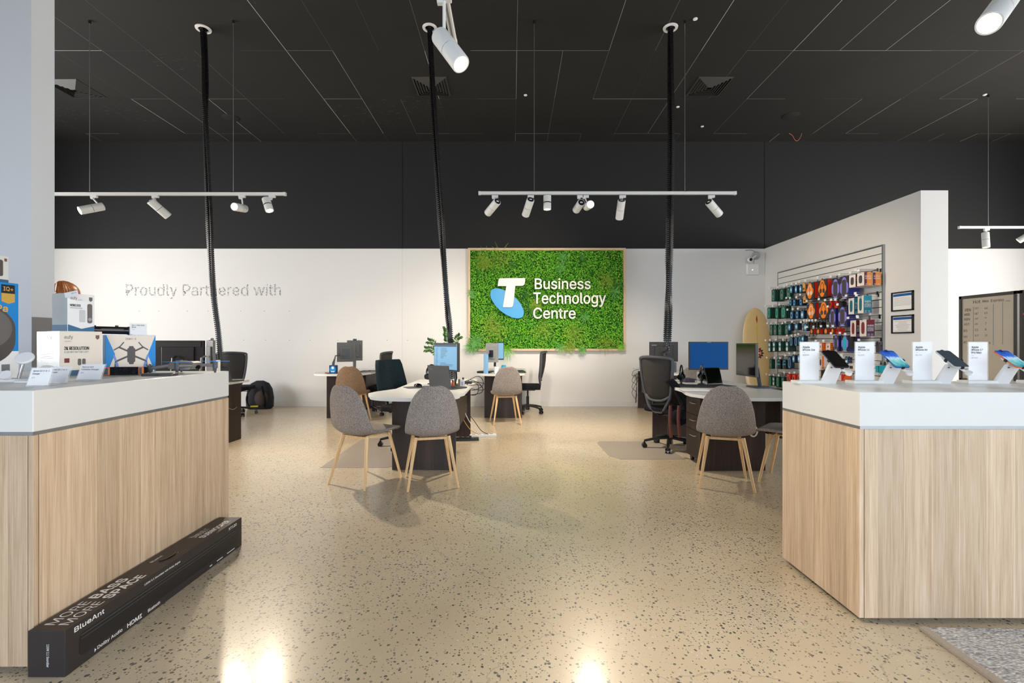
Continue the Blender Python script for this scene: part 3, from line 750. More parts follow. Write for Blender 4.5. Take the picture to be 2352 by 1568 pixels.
for k in range(21000):
    x = rd.uniform(x0+.045, x1-.045); z = rd.uniform(z0+.04, z1-.045); dep = rd.uniform(.03, .125)+.02*math.sin(x*9)*math.cos(z*11)
    a = rd.uniform(0, 2*PI); d = Vector((math.cos(a), -rd.uniform(.0, .6), math.sin(a)-.15)); n = Vector((rd.uniform(-.5, .5), -1, rd.uniform(-.3, .9)))
    leaf(V, Fc, Vector((x, -dep, z)), d, n, rd.uniform(.020, .036), rd.uniform(.008, .0125))
def raw(name, V, Fc, m, parent):
    me = bpy.data.meshes.new(name); me.from_pydata([tuple(v) for v in V], [], Fc); me.update(); me.materials.append(m)
    o = bpy.data.objects.new(name, me); COL.objects.link(o); o.parent = parent; return o
o = raw('hedge_leaves', V, Fc, LEAF, t); o['kind'] = 'stuff'
def frond(V, Fc, p, d, l, droop, w, rd, pinn=True):
    d = d.normalized(); n = 14; pos = Vector(p); dv = Vector(d)
    for i in range(n):
        q = i/n; dv = (dv+Vector((0, .02, -droop*(.03+.13*q)))).normalized(); nx = pos+dv*(l/n)
        s = dv.cross(Vector((0, -1, .25))); s = s.normalized() if s.length > .05 else Vector((1, 0, 0)); nn = s.cross(dv)
        ww = w*math.sin(PI*min(1, .12+q*.86))
        if pinn:
            for sg in (-1, 1): leaf(V, Fc, pos, s*sg+dv*.55, nn, ww*2.1, ww*.30)
            i0 = len(V); V += [pos-s*.0016, pos+s*.0016, nx+s*.0012, nx-s*.0012]; Fc += [(i0, i0+1, i0+2, i0+3)]
        else:
            w2 = w*math.sin(PI*min(1, .12+(q+1/n)*.86)) if i < n-1 else .0005
            i0 = len(V); V += [pos-s*ww, pos+s*ww, nx+s*w2, nx-s*w2]; Fc += [(i0, i0+1, i0+2, i0+3)]
        pos = nx
tufts = [(555, 260, 'f', 1.25), (340, 255, 'f', 1.1), (350, 330, 'f', .8), (1355, 235, 'g', .95), (1600, 265, 'd', 1.0), (1335, 365, 'g', .95), (1910, 530, 'f', 1.05), (2030, 680, 'g', 1.1), (2060, 600, 'd', .9),
         (190, 700, 'g', .8), (880, 720, 'd', 1.2), (940, 930, 'd', 1.2), (430, 1070, 'f', 1.15), (500, 1180, 'f', 1.2), (1100, 1170, 'f', 1.25), (1640, 990, 'g', .9), (1500, 1200, 'f', 1.1), (240, 1310, 'G', 1.4),
         (190, 1380, 'G', 1.2), (640, 1400, 'h', 1.5), (1330, 1390, 'g', .95), (1440, 1380, 'f', .7), (1610, 1430, 'g', .75), (1900, 1330, 'f', 1.05), (2100, 1360, 'h', .75), (700, 330, 'd', .8), (1010, 850, 'f', .6)]
for cx_, cy_, k, sc in tufts:
    p = S(1050+cx_/5.6, 550+cy_/5.6, YW-.12); V, Fc = [], []
    n = {'f': 15, 'g': 26, 'd': 24, 'G': 44, 'h': 46}[k]
    for i in range(n):
        a = 2*PI*i/n+rd.uniform(-.2, .2)
        up = .25 if k in 'fgd' else (.1 if k == 'G' else -.5)
        d = Vector((math.cos(a), -rd.uniform(.25, .9), math.sin(a)+up))
        l = rd.uniform(.75, 1.1)*sc*{'f': .27, 'g': .15, 'd': .15, 'G': .15, 'h': .17}[k]
        frond(V, Fc, p, d, l, {'f': .8, 'g': .9, 'd': .6, 'G': .8, 'h': 1.1}[k], {'f': .0125, 'g': .0058, 'd': .004, 'G': .0062, 'h': .003}[k], rd, pinn=(k == 'f'))
    V = [Vector((v.x, min(v.y, -.02), v.z)) for v in V]
    raw({'f': 'fern', 'g': 'spider_plant', 'd': 'dark_grass_tuft', 'G': 'spider_plant', 'h': 'hanging_grass'}[k], V, Fc, {'f': FERN, 'g': GRASS, 'd': DKF, 'G': GRASS, 'h': LEAF}[k], t)
YS = YW-.19
C = lambda cx_, cy_: ((lambda v: (v.x, v.z))(S(1050+cx_/5.6, 550+cy_/5.6, YS)))
ell = []
for i in range(64):
    a = 2*PI*i/64; u, v = 262*math.cos(a), 126*math.sin(a); th = math.radians(40)
    ell.append(C(642+u*math.cos(th)-v*math.sin(th), 820+u*math.sin(th)+v*math.cos(th)))
bm = new(); prism(bm, ell, 'y', YS-YW+.0, YS-YW+.03); obj('blue_ellipse', bm, mat('sign_blue', (42, 160, 224), .3, var=0), t, bevel=.002)
def arc2(c, r, a0, a1, n=6): return [(c[0]+r*math.cos(math.radians(a0+(a1-a0)*i/n)), c[1]+r*math.sin(math.radians(a0+(a1-a0)*i/n))) for i in range(n+1)]
Tp = [(522, 600), (528, 545), (533, 520), (543, 505), (560, 500), (878, 497), (870, 560), (862, 582), (850, 593), (832, 597), (750, 598), (722, 830), (716, 855), (706, 868), (690, 873), (588, 872), (632, 600)]
bm = new(); prism(bm, [C(*p) for p in Tp], 'y', YS-YW-.035, YS-YW-.002); obj('white_letter', bm, SIGNW, t, bevel=.002)
for s, a, b_ in (('Business', (1000, 636), (1716, 497)), ('Technology', (981, 864), (1912, 682)), ('Centre', (981, 1016), (1522, 876))):
    p = C(*a); q = C(*b_)
    text('white_lettering', s, (p[0], YS-YW+.02, p[1]), (1, 0, 0), (0, 0, 1), q[0]-p[0], q[1]-p[1], SIGNW, t, bold=.012, ext=.022)
bm = new()
for dx, dz in ((500, 760), (780, 900)): p = C(dx, dz); cyl(bm, (p[0], YS-YW+.03, p[1]), (p[0], -.04, p[1]), .008, seg=8)
for cx_, cy_ in ((1010, 560), (1680, 570), (1000, 740), (1880, 740), (1010, 940), (1500, 940)): p = C(cx_, cy_); cyl(bm, (p[0], YS-YW+.035, p[1]), (p[0], -.04, p[1]), .005, seg=8)
obj('sign_standoffs', bm, STEEL, t)

# ------------------------------------------------------------------ broken wall lettering
m, N, L, b = nodes('peeling_vinyl')
tc = N.new('ShaderNodeTexCoord'); mp = N.new('ShaderNodeMapping'); mp.inputs['Scale'].default_value = (36, 1, 62); L.new(tc.outputs['Object'], mp.inputs[0])
nz = N.new('ShaderNodeTexNoise'); nz.inputs['Scale'].default_value = 1.2; nz.inputs['Detail'].default_value = 2; L.new(mp.outputs[0], nz.inputs['Vector'])
b.inputs['Base Color'].default_value = (*lin((112, 106, 102)), 1)
L.new(math_(N, L, 'GREATER_THAN', nz.outputs['Fac'], .525), b.inputs['Alpha'])
o = text('wall_lettering', 'Proudly Partnered with', (0, 0, 0), (1, 0, 0), (0, 0, 1), (645-289)/F*YW, (686-652)/F*YW, m)
o.location = (XY(289, YW), YW-.004, ZZ(686, YW)); tag(o, 'worn grey lettering in broken pieces on the white back wall, left', 'lettering')

# ------------------------------------------------------------------ security camera and junction box
t = thing('security_camera', 'white dome security camera on the back wall beside the partition', 'camera', W(1727, 600, YW))
R0 = Vector(t.location); q = lambda px, py, d=0: W(px, py, YW-d)-R0
bm = new(); cyl(bm, q(1736, 587), q(1736, 587, .05), .075, .07, seg=28); obj('mount_plate', bm, LGRY, t, smooth=True)
bm = new(); sph(bm, q(1722.5, 596, .09), .052); cyl(bm, q(1736, 587, .05), q(1724, 595, .09), .02); obj('housing', bm, WPL, t, smooth=True)
bm = new(); sph(bm, q(1724.5, 596, .125), .030); obj('lens', bm, BLKG, t, smooth=True)
bm = new(); tube(bm, smoothpts([q(1712, 575.5, .01), q(1722, 574, .015), q(1733, 577, .02), q(1738, 584, .03)], 5), .004); tube(bm, smoothpts([q(1738, 592, .03), q(1732, 597, .02), q(1731, 607, .02)], 5), .004); obj('cable', bm, INKG, t)
t = thing('wall_box', 'square white box mounted under the security camera', 'box', W(1726, 633, YW)); R0 = Vector(t.location)
bm = new(); a, b_ = q(1712, 632), q(1741, 606); bx(bm, a.x, b_.x, -.06, 0, a.z, b_.z, bev=.02); obj('cover', bm, WPL, t)
bm = new(); cyl(bm, q(1728.5, 619.5, .06), q(1728.5, 619.5, .064), .009, seg=12); obj('indicator_light', bm, mat('led_white', (250, 255, 255), .3, emit=(255, 255, 255), es=1.5, var=0), t)

# ------------------------------------------------------------------ monitors and desk things
def monitor(name_label, loc, deg, w, h, zb, scr, stand='foot', neck=True, webcam=False, tilt=0, body=None, zbase=DT, depth=.03, logo=None, group='desktop monitors', sd=.1):
    body = body or BLK
    t = thing('monitor', name_label, 'monitor', (loc[0], loc[1], zbase), math.radians(deg), group)
    z0 = zb-zbase; z1 = z0+h
    T = Matrix.Translation((0, 0, (z0+z1)/2)) @ Matrix.Rotation(math.radians(tilt), 4, 'X')
    bm = new(); bx(bm, -w/2, w/2, -depth/2, depth/2, -h/2, h/2, bev=.004); bx(bm, -w*.32, w*.32, depth/2, depth/2+.018, -h*.32, h*.30, bev=.006); bmesh.ops.transform(bm, matrix=T, verts=bm.verts); obj('housing', bm, body, t)
    bm = new(); bx(bm, -w/2+.012, w/2-.012, -depth/2-.0012, -depth/2+.0, -h/2+.018, h/2-.012); bmesh.ops.transform(bm, matrix=T, verts=bm.verts); obj('screen', bm, scr, t)
    if stand:
        bm = new(); tube(bm, [(0, sd*.5+.01, (z0+z1)/2), (0, sd, (z0+z1)/2-.02), (0, sd+.02, (z0)*.5), (0, sd, .012)], .024, seg=10, flat=.45, up=(0, 1, 0))
        obj('stand_neck', bm, body if stand != 'light' else LGRY, t, smooth=True)
        bm = new(); prism(bm, rrect(-.12, .12, -.06+sd*.4, .14+sd*.4, .04), 'z', 0, .012); obj('stand_foot', bm, body, t, bevel=.003)
    if webcam:
        bm = new(); bx(bm, -.03, .03, -.02, .015, z1, z1+.025, bev=.006); obj('webcam', bm, BLKG, t)
    if logo:
        text('maker_mark', logo, (w*.42, depth/2+.001, z1-.06), (-1, 0, 0), (0, 0, 1), .075, .016, INKW, t)
    return t, z0, z1, T
# front centre desk
t, z0, z1, T = monitor('monitor with lit pale blue document screen on the front centre desk', (-.72, 5.115), -36.6-180+180, .535, .305, .893, SCR_DOC)
t.rotation_euler[2] = math.radians(-53.3)
fy = -.0165
bm = new(); bx(bm, -.25, .25, fy-.001, fy, z1-.040, z1-.030); bx(bm, -.25, .25, fy-.0012, fy-.0008, z1-.028, z1-.0125); obj('screen_bar', bm, mat('screen_ui', (30, 50, 66), .4, emit=(30, 60, 84), es=.3, var=0), t)
bm = new(); rd = random.Random(5)
for i in range(16):
    z = z1-.06-i*.0135; x_ = -.22+rd.choice((0, .01)); bx(bm, x_, x_+rd.uniform(.03, .055), fy-.001, fy, z, z+.003)
    if i < 9: bx(bm, -.10, -.10+rd.uniform(.06, .16), fy-.001, fy, z, z+.003)
    elif i > 11: bx(bm, -.12, -.12+rd.uniform(.1, .3), fy-.001, fy, z, z+.003)
obj('screen_text', bm, MATS['screen_ui'], t)
def laptop(label, loc, deg, lid=100, m=None, scr=SCR_OFF, w=.325, d=.225, z=DT):
    t = thing('laptop', label, 'laptop', (loc[0], loc[1], z), math.radians(deg)); m = m or mat('laptop_dark', (52, 53, 56), .45)
    bm = new(); bx(bm, -w/2, w/2, -d/2, d/2, .002, .016, bev=.004); obj('base', bm, m, t)
    bm = new(); bx(bm, -w/2+.02, w/2-.02, -.02, d/2-.03, .016, .0175); obj('keyboard', bm, BLK, t)
    M = Matrix.Translation((0, d/2, .016)) @ Matrix.Rotation(math.radians(-(lid-90)), 4, 'X')
    bm = new(); bx(bm, -w/2, w/2, -.004, .004, 0, d, bev=.002); bmesh.ops.transform(bm, matrix=M, verts=bm.verts); obj('lid', bm, m, t)
    bm = new(); bx(bm, -w/2+.008, w/2-.008, -.0052, -.004, .014, d-.008); bmesh.ops.transform(bm, matrix=M, verts=bm.verts); obj('screen', bm, scr, t)
    return t, M
t, M = laptop('open dark laptop seen from its back, before the lit document screen', (-.66, 4.84), 140, lid=98)
text('lid_mark', 'ThinkPad', M @ Vector((.14, .0045, .19)), M.to_3x3() @ Vector((-1, 0, -.25)), M.to_3x3() @ Vector((-.25, 0, 1)), .05, .01, INKG, t)
def mouse(label, x, y, deg=0, z=DT):
    bm = new(); sph(bm, (0, 0, .008), .05, (.62, 1.05, .55), seg=20)
    bmesh.ops.bisect_plane(bm, geom=bm.verts[:]+bm.edges[:]+bm.faces[:], plane_co=(0, 0, 0), plane_no=(0, 0, -1), clear_outer=True)
    bmesh.ops.holes_fill(bm, edges=bm.edges[:])
    o = obj('computer_mouse', bm, BLKG, smooth=True, loc=(x, y, z)); o.rotation_euler[2] = math.radians(deg); tag(o, label, 'mouse')
mouse('black computer mouse on the front centre desk, left of the laptop', *W(960, 885.5, 5.0)[:2], 60)
bm = new(); prism(bm, rrect(-.13, .13, -.1, .1, .02), 'z', 0, .003); o = obj('mouse_pad', bm, BLK, loc=(-1.0, 4.92, DT)); o.rotation_euler[2] = .5; tag(o, 'dark mouse pad under the laptop edge on the front centre desk', 'mouse pad')
def headset(label, x, y, z=DT, deg=0, on_stand=True, m=BLKG):
    t = thing('headset', label, 'headphones', (x, y, z), math.radians(deg))
    if on_stand:
        bm = new(); lathe(bm, [(.045, 0), (.045, .01), (.012, .016), (.010, .05)], seg=20); box(bm, (0, 0, .05), (.05, .03, .02)); obj('charging_stand', bm, BLK, t, smooth=True)
    b0 = .045 if on_stand else .0
    for s in (-1, 1):
        bm = new(); cyl(bm, (s*.055, 0, b0+.045), (s*.085, 0, b0+.045), .036, .03, seg=24); cyl(bm, (s*.040, 0, b0+.045), (s*.056, 0, b0+.045), .03, .036, seg=24); obj('ear_cup', bm, m, t, smooth=True)
    bm = new(); tube(bm, [(.078*math.cos(a), 0, b0+.075+.095*math.sin(a)) for a in [PI*k/16 for k in range(17)]], .008, seg=8, flat=1.6); obj('headband', bm, m, t, smooth=True)
    return t
headset('dark headset on a charging stand left of the laptop, front centre desk', XY(985, 5.3)+.03, 5.3, deg=55)
# small items at the right of that desk
t = thing('hand_cream_bottle', 'white bottle with dark cap on the front centre desk, right of the monitor', 'bottle', (XY(1062, 4.93), 4.93, DT))
bm = new(); bx(bm, -.022, .022, -.014, .014, 0, .082, bev=.005); obj('body', bm, WPL, t)
bm = new(); cyl(bm, (.008, 0, .082), (.008, 0, .103), .010); obj('cap', bm, BLK, t)
bm = new(); bx(bm, -.012, .012, -.0148, -.0142, .02, .06); obj('label', bm, mat('soft_print', (176, 186, 204), .5), t)
t = thing('spray_bottle', 'small orange bottle with black top behind the laptop edge', 'bottle', (XY(1041, 5.02), 4.98, DT))
bm = new(); lathe(bm, [(.018, 0), (.021, .01), (.020, .035), (.010, .05)], seg=20); obj('body', bm, mat('orange_plastic', (206, 84, 42), .35), t, smooth=True)
bm = new(); cyl(bm, (0, 0, .05), (0, 0, .075), .009, .007); obj('cap', bm, BLK, t)
bm = new(); bx(bm, -.012, .012, -.02, .02, 0, .08, bev=.004); o = obj('brown_holder', bm, mat('brown_plastic', (128, 110, 100), .5), loc=(XY(1055, 5.0), 5.0, DT)); tag(o, 'slim brown holder standing left of the white bottle', 'holder')
bm = new(); bx(bm, -.06, .06, -.045, .045, 0, .03, bev=.004); o = obj('docking_box', bm, GRYP, loc=(XY(1083, 5.3)+.0, 5.36, DT)); o.location.x = -.52; tag(o, 'flat dark docking box on the right edge of the front centre desk', 'docking box')
bm = new()
for k, (px, py, Y, rx_, rz_) in enumerate([(1092, 880, 5.2, .09, .07), (1086, 895, 5.1, .11, .06), (1082, 892, 5.15, .08, .09), (1096, 886, 5.25, .12, .05)]):
    c = W(px, py, Y); pts = []
    for i in range(26):
        a = 2*PI*i/26; pts.append(c+Vector((rx_*math.cos(a), .04*math.sin(a+k), rz_*math.sin(a)*(1+.2*math.sin(2*a+k)))))
    tube(bm, pts, .0038, seg=6, closed=True)
tube(bm, smoothpts([(-.56, 5.3, DT+.02), W(1080, 872, 5.3), W(1100, 880, 5.25), W(1108, 890, 5.2)], 8), .004, seg=6)
tube(bm, smoothpts([(-.62, 4.85, DT+.004), (-.54, 4.75, DT+.004), (-.5, 4.95, DT+.004), (-.6, 5.15, DT+.01)], 8), .004, seg=6)
tag(obj('cable_bundle', bm, BLK), 'tangle of black cables looping off the right edge of the front centre desk', 'cables')
# plant behind
t = thing('potted_plant', 'leafy green potted plant behind the lit document screen', 'plant', (-.80, 5.82, DT))
bm = new(); lathe(bm, [(.05, 0), (.075, .10), (.08, .12), (.07, .12), (.065, .105), (.001, .1)], seg=24); obj('pot', bm, mat('pot_grey', (120, 118, 116), .6), t, smooth=True)
V, Fc = [], []; rd = random.Random(11)
bm = new()
for (dx, dy, dz) in ((-.20, -.05, .44), (-.02, 0, .60), (.12, .05, .50), (-.14, .05, .30), (.09, -.04, .36), (-.03, .1, .52), (-.24, .02, .34)):
    P = smoothpts([(0, 0, .1), (dx*.3, dy*.3, .1+dz*.4), (dx*.8, dy*.8, .1+dz*.8), (dx*1.15, dy, dz+.05)], 5)
    tube(bm, P, [.006-.004*i/len(P) for i in range(len(P))], seg=6)
    for i in range(5, len(P)):
        d = (P[i]-P[i-1]).normalized()
        for sg in (-1, 1):
            s = d.cross(Vector((0, 1, 0))).normalized()*sg
            leaf(V, Fc, P[i], s+d*.7+Vector((0, rd.uniform(-.4, .4), 0)), Vector((0, -1, .2)), .055, .014)
obj('stems', bm, mat('stem_green', (70, 110, 40), .5), t)
raw('leaves', V, Fc, leafmat('zz_leaf', (36, 78, 22), (64, 112, 34), (98, 142, 56)), t)
# power boards on the floor
t = thing('power_board', 'white power board on the floor by the front centre desk', 'power board', (-.37, 5.95, 0), .15)
bm = new(); bx(bm, -.17, .17, -.03, .03, 0, .035, bev=.006); obj('housing', bm, WPL, t)
for i in range(4):
    bm = new(); bx(bm, -.14+i*.075, -.10+i*.075, -.02, .02, .035, .0365); obj('socket', bm, LGRY, t)
t = thing('network_switch', 'flat black box with plugs lying on the floor by the front centre desk', 'box', (-.55, 5.74, 0), .1)
bm = new(); bx(bm, -.14, .14, -.05, .05, 0, .03, bev=.004); obj('case', bm, BLK, t)
bm = new(); [bx(bm, -.1+i*.06, -.07+i*.06, -.02, .01, .03, .055) for i in range(3)]; obj('plugs', bm, BLK, t)
for c, m_, lb in (((.0, 0), mat('yellow_cable', (206, 160, 60), .5), 'yellow cable running down to the floor power board'), ((.03, .02), WPL, 'white cable running down to the floor power board'), ((.06, .0), BLK, 'black cable running down to the floor power board')):
    bm = new(); tube(bm, smoothpts([(-.60+c[0], 5.62, .36), (-.58+c[0]*2, 5.66, .25), (-.50+c[0]*2, 5.74, .12), (-.42+c[0]*2, 5.84+c[1], .055)], 6), .004, seg=6); tag(obj('floor_cable', bm, m_), lb, 'cable', 'cables dropping to the power board')

# left back desk
GB = mat('monitor_grey', (92, 92, 92), .5)
t, a, b_, T = monitor('grey backed monitor on an arm at the back left desk, nearer of the pair', (XY(795, 7.25), 7.25), 205, .27, .30, .905, SCR_OFF, stand=None, body=GB)
bm = new(); box(bm, (0, .03, .315), (.10, .03, .13)); box(bm, (.05, .06, .30), (.09, .05, .05)); tube(bm, [(.05, .06, .30), (.16, .06, .27), (.19, .06, .16), (.20, .06, .01)], .02, flat=.5); bx(bm, .12, .28, 0, .12, 0, .012); obj('monitor_arm', bm, GRYP, t)
monitor('grey backed monitor at the back left desk, half hidden behind the other', (XY(815, 7.6), 7.6), 196, .24, .33, .91, SCR_OFF, body=GB, webcam=True)
def bluebox(label, x, y, z, deg=0):
    t = thing('earbud_box', label, 'box', (x, y, z), math.radians(deg))
    bm = new(); bx(bm, -.055, .055, -.03, .03, 0, .13, bev=.002); obj('carton', bm, mat('navy_card', (18, 52, 92), .5), t)
    bm = new(); prism(bm, [(.045*math.cos(2*PI*k/20), .065+.055*math.sin(2*PI*k/20)) for k in range(20)], 'y', -.0312, -.0302); obj('blue_print', bm, BLUEP, t)
    bm = new(); cyl(bm, (0, -.0315, .09), (0, -.0322, .09), .02); bx(bm, -.028, .028, -.0322, -.0315, .03, .042); obj('white_print', bm, CARD, t)
bluebox('small blue carton on the rounded end of the back left desk', XY(766, 7.1), 7.1, DT)
bm = new(); bx(bm, -.04, .04, -.02, .02, 0, .015, bev=.005); o = obj('red_gadget', bm, mat('red_plastic', (196, 42, 36), .4), loc=(XY(753, 7.15), 7.15, DT)); tag(o, 'small red gadget left of the blue carton on the back left desk', 'gadget')
bm = new(); bx(bm, -.1, .1, -.07, .07, 0, .02, bev=.003); o = obj('red_notebook', bm, MAROON, loc=(XY(847, 7.6), 7.6, DT)); tag(o, 'dark red notebook on the back left desk', 'notebook')
def keyboard(label, x, y, deg, z=DT, w=.43, m=BLK):
    t = thing('keyboard', label, 'keyboard', (x, y, z), math.radians(deg))
    bm = new(); bx(bm, -w/2, w/2, -.065, .065, 0, .018, bev=.004); obj('case', bm, m, t)
    bm = new()
    for r_ in range(5):
        for c in range(17): box(bm, (-w/2+.025+c*(w-.05)/16, -.048+r_*.024, .021), (.018, .018, .008))
    obj('keys', bm, mat('key_black', (34, 34, 38), .5), t)
keyboard('pale keyboard on the back left desk', XY(838, 7.35), 7.35, 60, w=.36, m=LGRY)
mouse('black mouse on the back left desk, near the leaning mesh chair', XY(849, 7.4), 7.4)
# middle back desk
t, a, b_, T = monitor('grey backed monitor with arm on the desk below the plant wall', (XY(1130, 7.3), 7.3), 165, .20, .30, .895, SCR_OFF, stand=None, body=mat('monitor_silver', (150, 150, 148), .5))
bm = new(); box(bm, (0, .03, .30), (.06, .04, .11)); tube(bm, [(0, .05, .30), (.05, .06, .28), (.09, .07, .16), (.10, .07, .01)], .02, flat=.5); bx(bm, .0, .2, .0, .14, 0, .03); obj('monitor_arm', bm, BLK, t)
monitor('monitor with lit blue screen beside the silver one, below the plant wall', (XY(1147, 7.55), 7.55), 40, .17, .285, .925, SCR_DOC, stand='foot')
bm = new(); bx(bm, -.012, .012, -.06, .06, 0, .30, bev=.003); o = obj('upright_tablet', bm, SCR_DOC, loc=(XY(1116, 7.12), 7.12, DT)); o.rotation_euler[2] = .5; tag(o, 'upright pale blue screen at the left of the desk below the plant wall', 'tablet')
bm = new(); lathe(bm, [(.03, 0), (.042, .005), (.044, .09), (.036, .10), (.036, .12), (0, .121)], seg=24); tag(obj('blue_cup', bm, mat('cyan_plastic', (30, 160, 200), .35), smooth=True, loc=(XY(1157, 7.3), 7.3, DT)), 'bright cyan cup on the desk below the plant wall', 'cup')
bm = new(); lathe(bm, [(.025, 0), (.035, .005), (.037, .1), (.033, .105)], seg=20); tag(obj('paper_tissues', bm, CARD, smooth=True, loc=(XY(1143, 7.15)-.02, 7.15, DT)), 'white cup between the screens below the plant wall', 'cup')
keyboard('dark keyboard on the desk below the plant wall, near its right edge', XY(1196, 7.3), 7.45, 95, w=.40)
# right desk
t, z0, z1, T = monitor('large monitor with plain blue screen on the right desk', (XY(1627, 5.75), 5.75), 3, .495, .345, .868, SCR_BLUE, sd=.06)
text('bezel_mark', 'Lenovo', (-.02, -.0165, z1-.010), (1, 0, 0), (0, 0, 1), .045, .007, INKW, t)
t, z0, z1, T = monitor('dark monitor turned sideways at the right of the right desk', (2.47, 4.90), -90, .41, .345, .85, SCR_OFF, stand=None, body=mat('monitor_charcoal', (64, 64, 62), .4))
bm = new(); tube(bm, [(-.02, .03, .29), (-.02, .08, .30), (-.02, .12, .2), (-.02, .15, .012)], .035, flat=.4, up=(0, 1, 0)); bx(bm, -.12, .12, .05, .24, 0, .012, bev=.004); obj('stand', bm, GRYP, t, smooth=True)
t, M = laptop('small dark laptop with open screen beside the blue monitor', (XY(1664, 4.92), 4.98), 20, lid=106, w=.21, d=.19, m=BLK, scr=mat('screen_glossy', (10, 16, 10), .05, var=0))
keyboard('black keyboard before the blue monitor on the right desk', XY(1604, 4.93), 4.94, -10)
headset('black headset on a stand in front of the blue monitor', XY(1612, 5.25), 5.25, deg=78)
headset('dark headset on a stand left of the blue monitor', XY(1565, 5.2), 5.2, deg=60)
t = thing('open_notebook', 'open notebook with white pages at the front left of the right desk', 'notebook', (XY(1598, 4.55), 4.55, DT), math.radians(-8))
for s in (-1, 1):
    bm = new(); bx(bm, min(0, s*.13), max(0, s*.13), -.085, .085, .0, .008+.004*(s > 0), bev=.002); obj('page_block', bm, CARD, t)
bm = new(); bx(bm, -.135, .135, -.09, .09, -.0, .003); obj('cover', bm, mat('navy_cover', (30, 34, 60), .5), t)
bm = new(); bx(bm, -.12, .0, -.09, .10, 0, .045, bev=.006); tag(obj('purple_case', bm, mat('plum_case', (66, 52, 74), .5), loc=(XY(1590, 5.6), 5.6, DT)), 'dark plum case lying below the blue monitor, left side', 'case')
bm = new(); lathe(bm, [(.03, 0), (.04, .01), (.042, .12), (.04, .13)], seg=24); tag(obj('clear_jug', bm, ACR, smooth=True, loc=(XY(1605, 5.55)-.0, 5.50, DT)), 'clear plastic jug behind the headset on the right desk', 'jug')
# pedestal
t = thing('drawer_pedestal', 'dark wooden drawer pedestal on castors under the right desk', 'pedestal', (1.98, 4.62, 0))
bm = new(); bx(bm, -.16, .20, -.20, .20, .06, .66); obj('cabinet', bm, WENGE, t)
for z0_, z1_ in ((.49, .655), (.34, .485), (.065, .335)):
    bm = new(); bx(bm, -.178, -.161, -.198, .198, z0_, z1_, bev=.001); d = obj('drawer', bm, WENGE, t)
    bm = new(); tube(bm, smoothpts([(-.178, -.06, z1_-.05), (-.20, -.05, z1_-.05), (-.203, 0, z1_-.05), (-.20, .05, z1_-.05), (-.178, .06, z1_-.05)], 3), .005); obj('handle', bm, STEEL, d)
for dx in (-.13, .17):
    for dy in (-.16, .16):
        bm = new(); cyl(bm, (dx-.012, dy, .028), (dx+.012, dy, .028), .028, seg=16); box(bm, (dx, dy, .05), (.03, .03, .02)); obj('castor', bm, BLKG, t)
# ring hook beside it
bm = new(); pts = [(.0, 0, 0)]; tube(bm, [(.036*math.cos(2*PI*k/28), 0, .05+.05*math.sin(2*PI*k/28)) for k in range(28)], .007, closed=True, seg=8)
tag(obj('ring_handle', bm, CREAM, smooth=True, loc=(XY(1734, 4.30), 4.33, .33)), 'cream ring hanging on the dark end panel of the right desk', 'ring')
# jacket and straps between chair and pedestal
t = thing('jacket', 'dark quilted jacket with brown leather straps hanging beside the swivel chair', 'jacket', (1.71, 4.99, .42))
V2 = [(-.05, .0, .38), (.0, .0, .34), (.07, -.03, .22), (.12, -.04, .08), (.12, -.04, -.02)]
bm = new(); tube(bm, smoothpts(V2, 6), [.03]*8+[.055]*9+[.07]*8, seg=12, flat=.6)
for k in range(4): tube(bm, smoothpts([(p[0]+.015*k-.02, p[1]-.03-.012*k, p[2]+.008*k-.01) for p in V2], 5), .013, seg=8)
sph(bm, (.08, 0, -.02), .11, (.9, .6, .8)); obj('quilted_body', bm, BLKF, t, smooth=True)
LE = mat('brown_leather', (122, 70, 60), .5)
for dx in (-.04, .05):
    bm = new(); tube(bm, smoothpts([(dx, -.08, .12), (dx-.01, -.09, -.02), (dx, -.085, -.14), (dx+.01, -.07, -.22)], 5), .018, seg=8, flat=.25, up=(0, 1, 0)); obj('leather_strap', bm, LE, t, smooth=True)
# far right desk
monitor('black monitor turned away with small maker lettering, on the far right desk', (XY(1524, 7.6), 7.6), 172, .45, .32, .895, SCR_OFF, body=mat('monitor_black', (40, 38, 38), .45), logo='Lenovo')
bm = new(); bx(bm, -.09, .09, -.02, .02, 0, .16, bev=.004); tag(obj('small_screen', bm, GRYP, loc=(XY(1545, 7.3), 7.4, DT)), 'small grey upright panel on the far right desk', 'panel')
bm = new()
for k in range(4):
    tube(bm, smoothpts([(2.36, 8.2+k*.02, DT+.006), W(1458, 850+k*12, 8.25), W(1452, 862+k*14, 8.3), W(1462, 868+k*17, 8.3), W(1460, 925, 8.35)], 6), .004, seg=6)
tag(obj('cable_bundle', bm, BLK), 'thin black cables spilling off the left edge of the far right desk', 'cables')
# left hidden desk
t, z0, z1, T = monitor('wide black monitor seen from its back behind the drone box', (XY(412, 5.55), 5.55), 180, .60, .375, .852, SCR_OFF, body=mat('monitor_back', (34, 34, 38), .3), stand='foot')
bm = new(); bx(bm, -.27, .27, .0166, .022, z0+.30, z0+.36); obj('rear_band', bm, BLK, t)
bm = new(); bx(bm, -.05, .06, .03, .034, z0+.045, z0+.085); obj('rear_sticker', bm, CARD, t)
t, z0, z1, T = monitor('grey monitor with webcam seen nearly edge on, left of the left cable duct', (XY(478, 5.45), 5.5), 150, .15, .37, .86, SCR_DOC, webcam=True, body=mat('monitor_mid', (96, 96, 98), .45))
bm = new(); bx(bm, -.02, .02, -.015, .015, 0, .27, bev=.004); tag(obj('speaker_bar', bm, WPL, loc=(XY(497, 5.35), 5.38, DT)), 'slim white upright bar behind the drone, beside the cable duct', 'speaker')
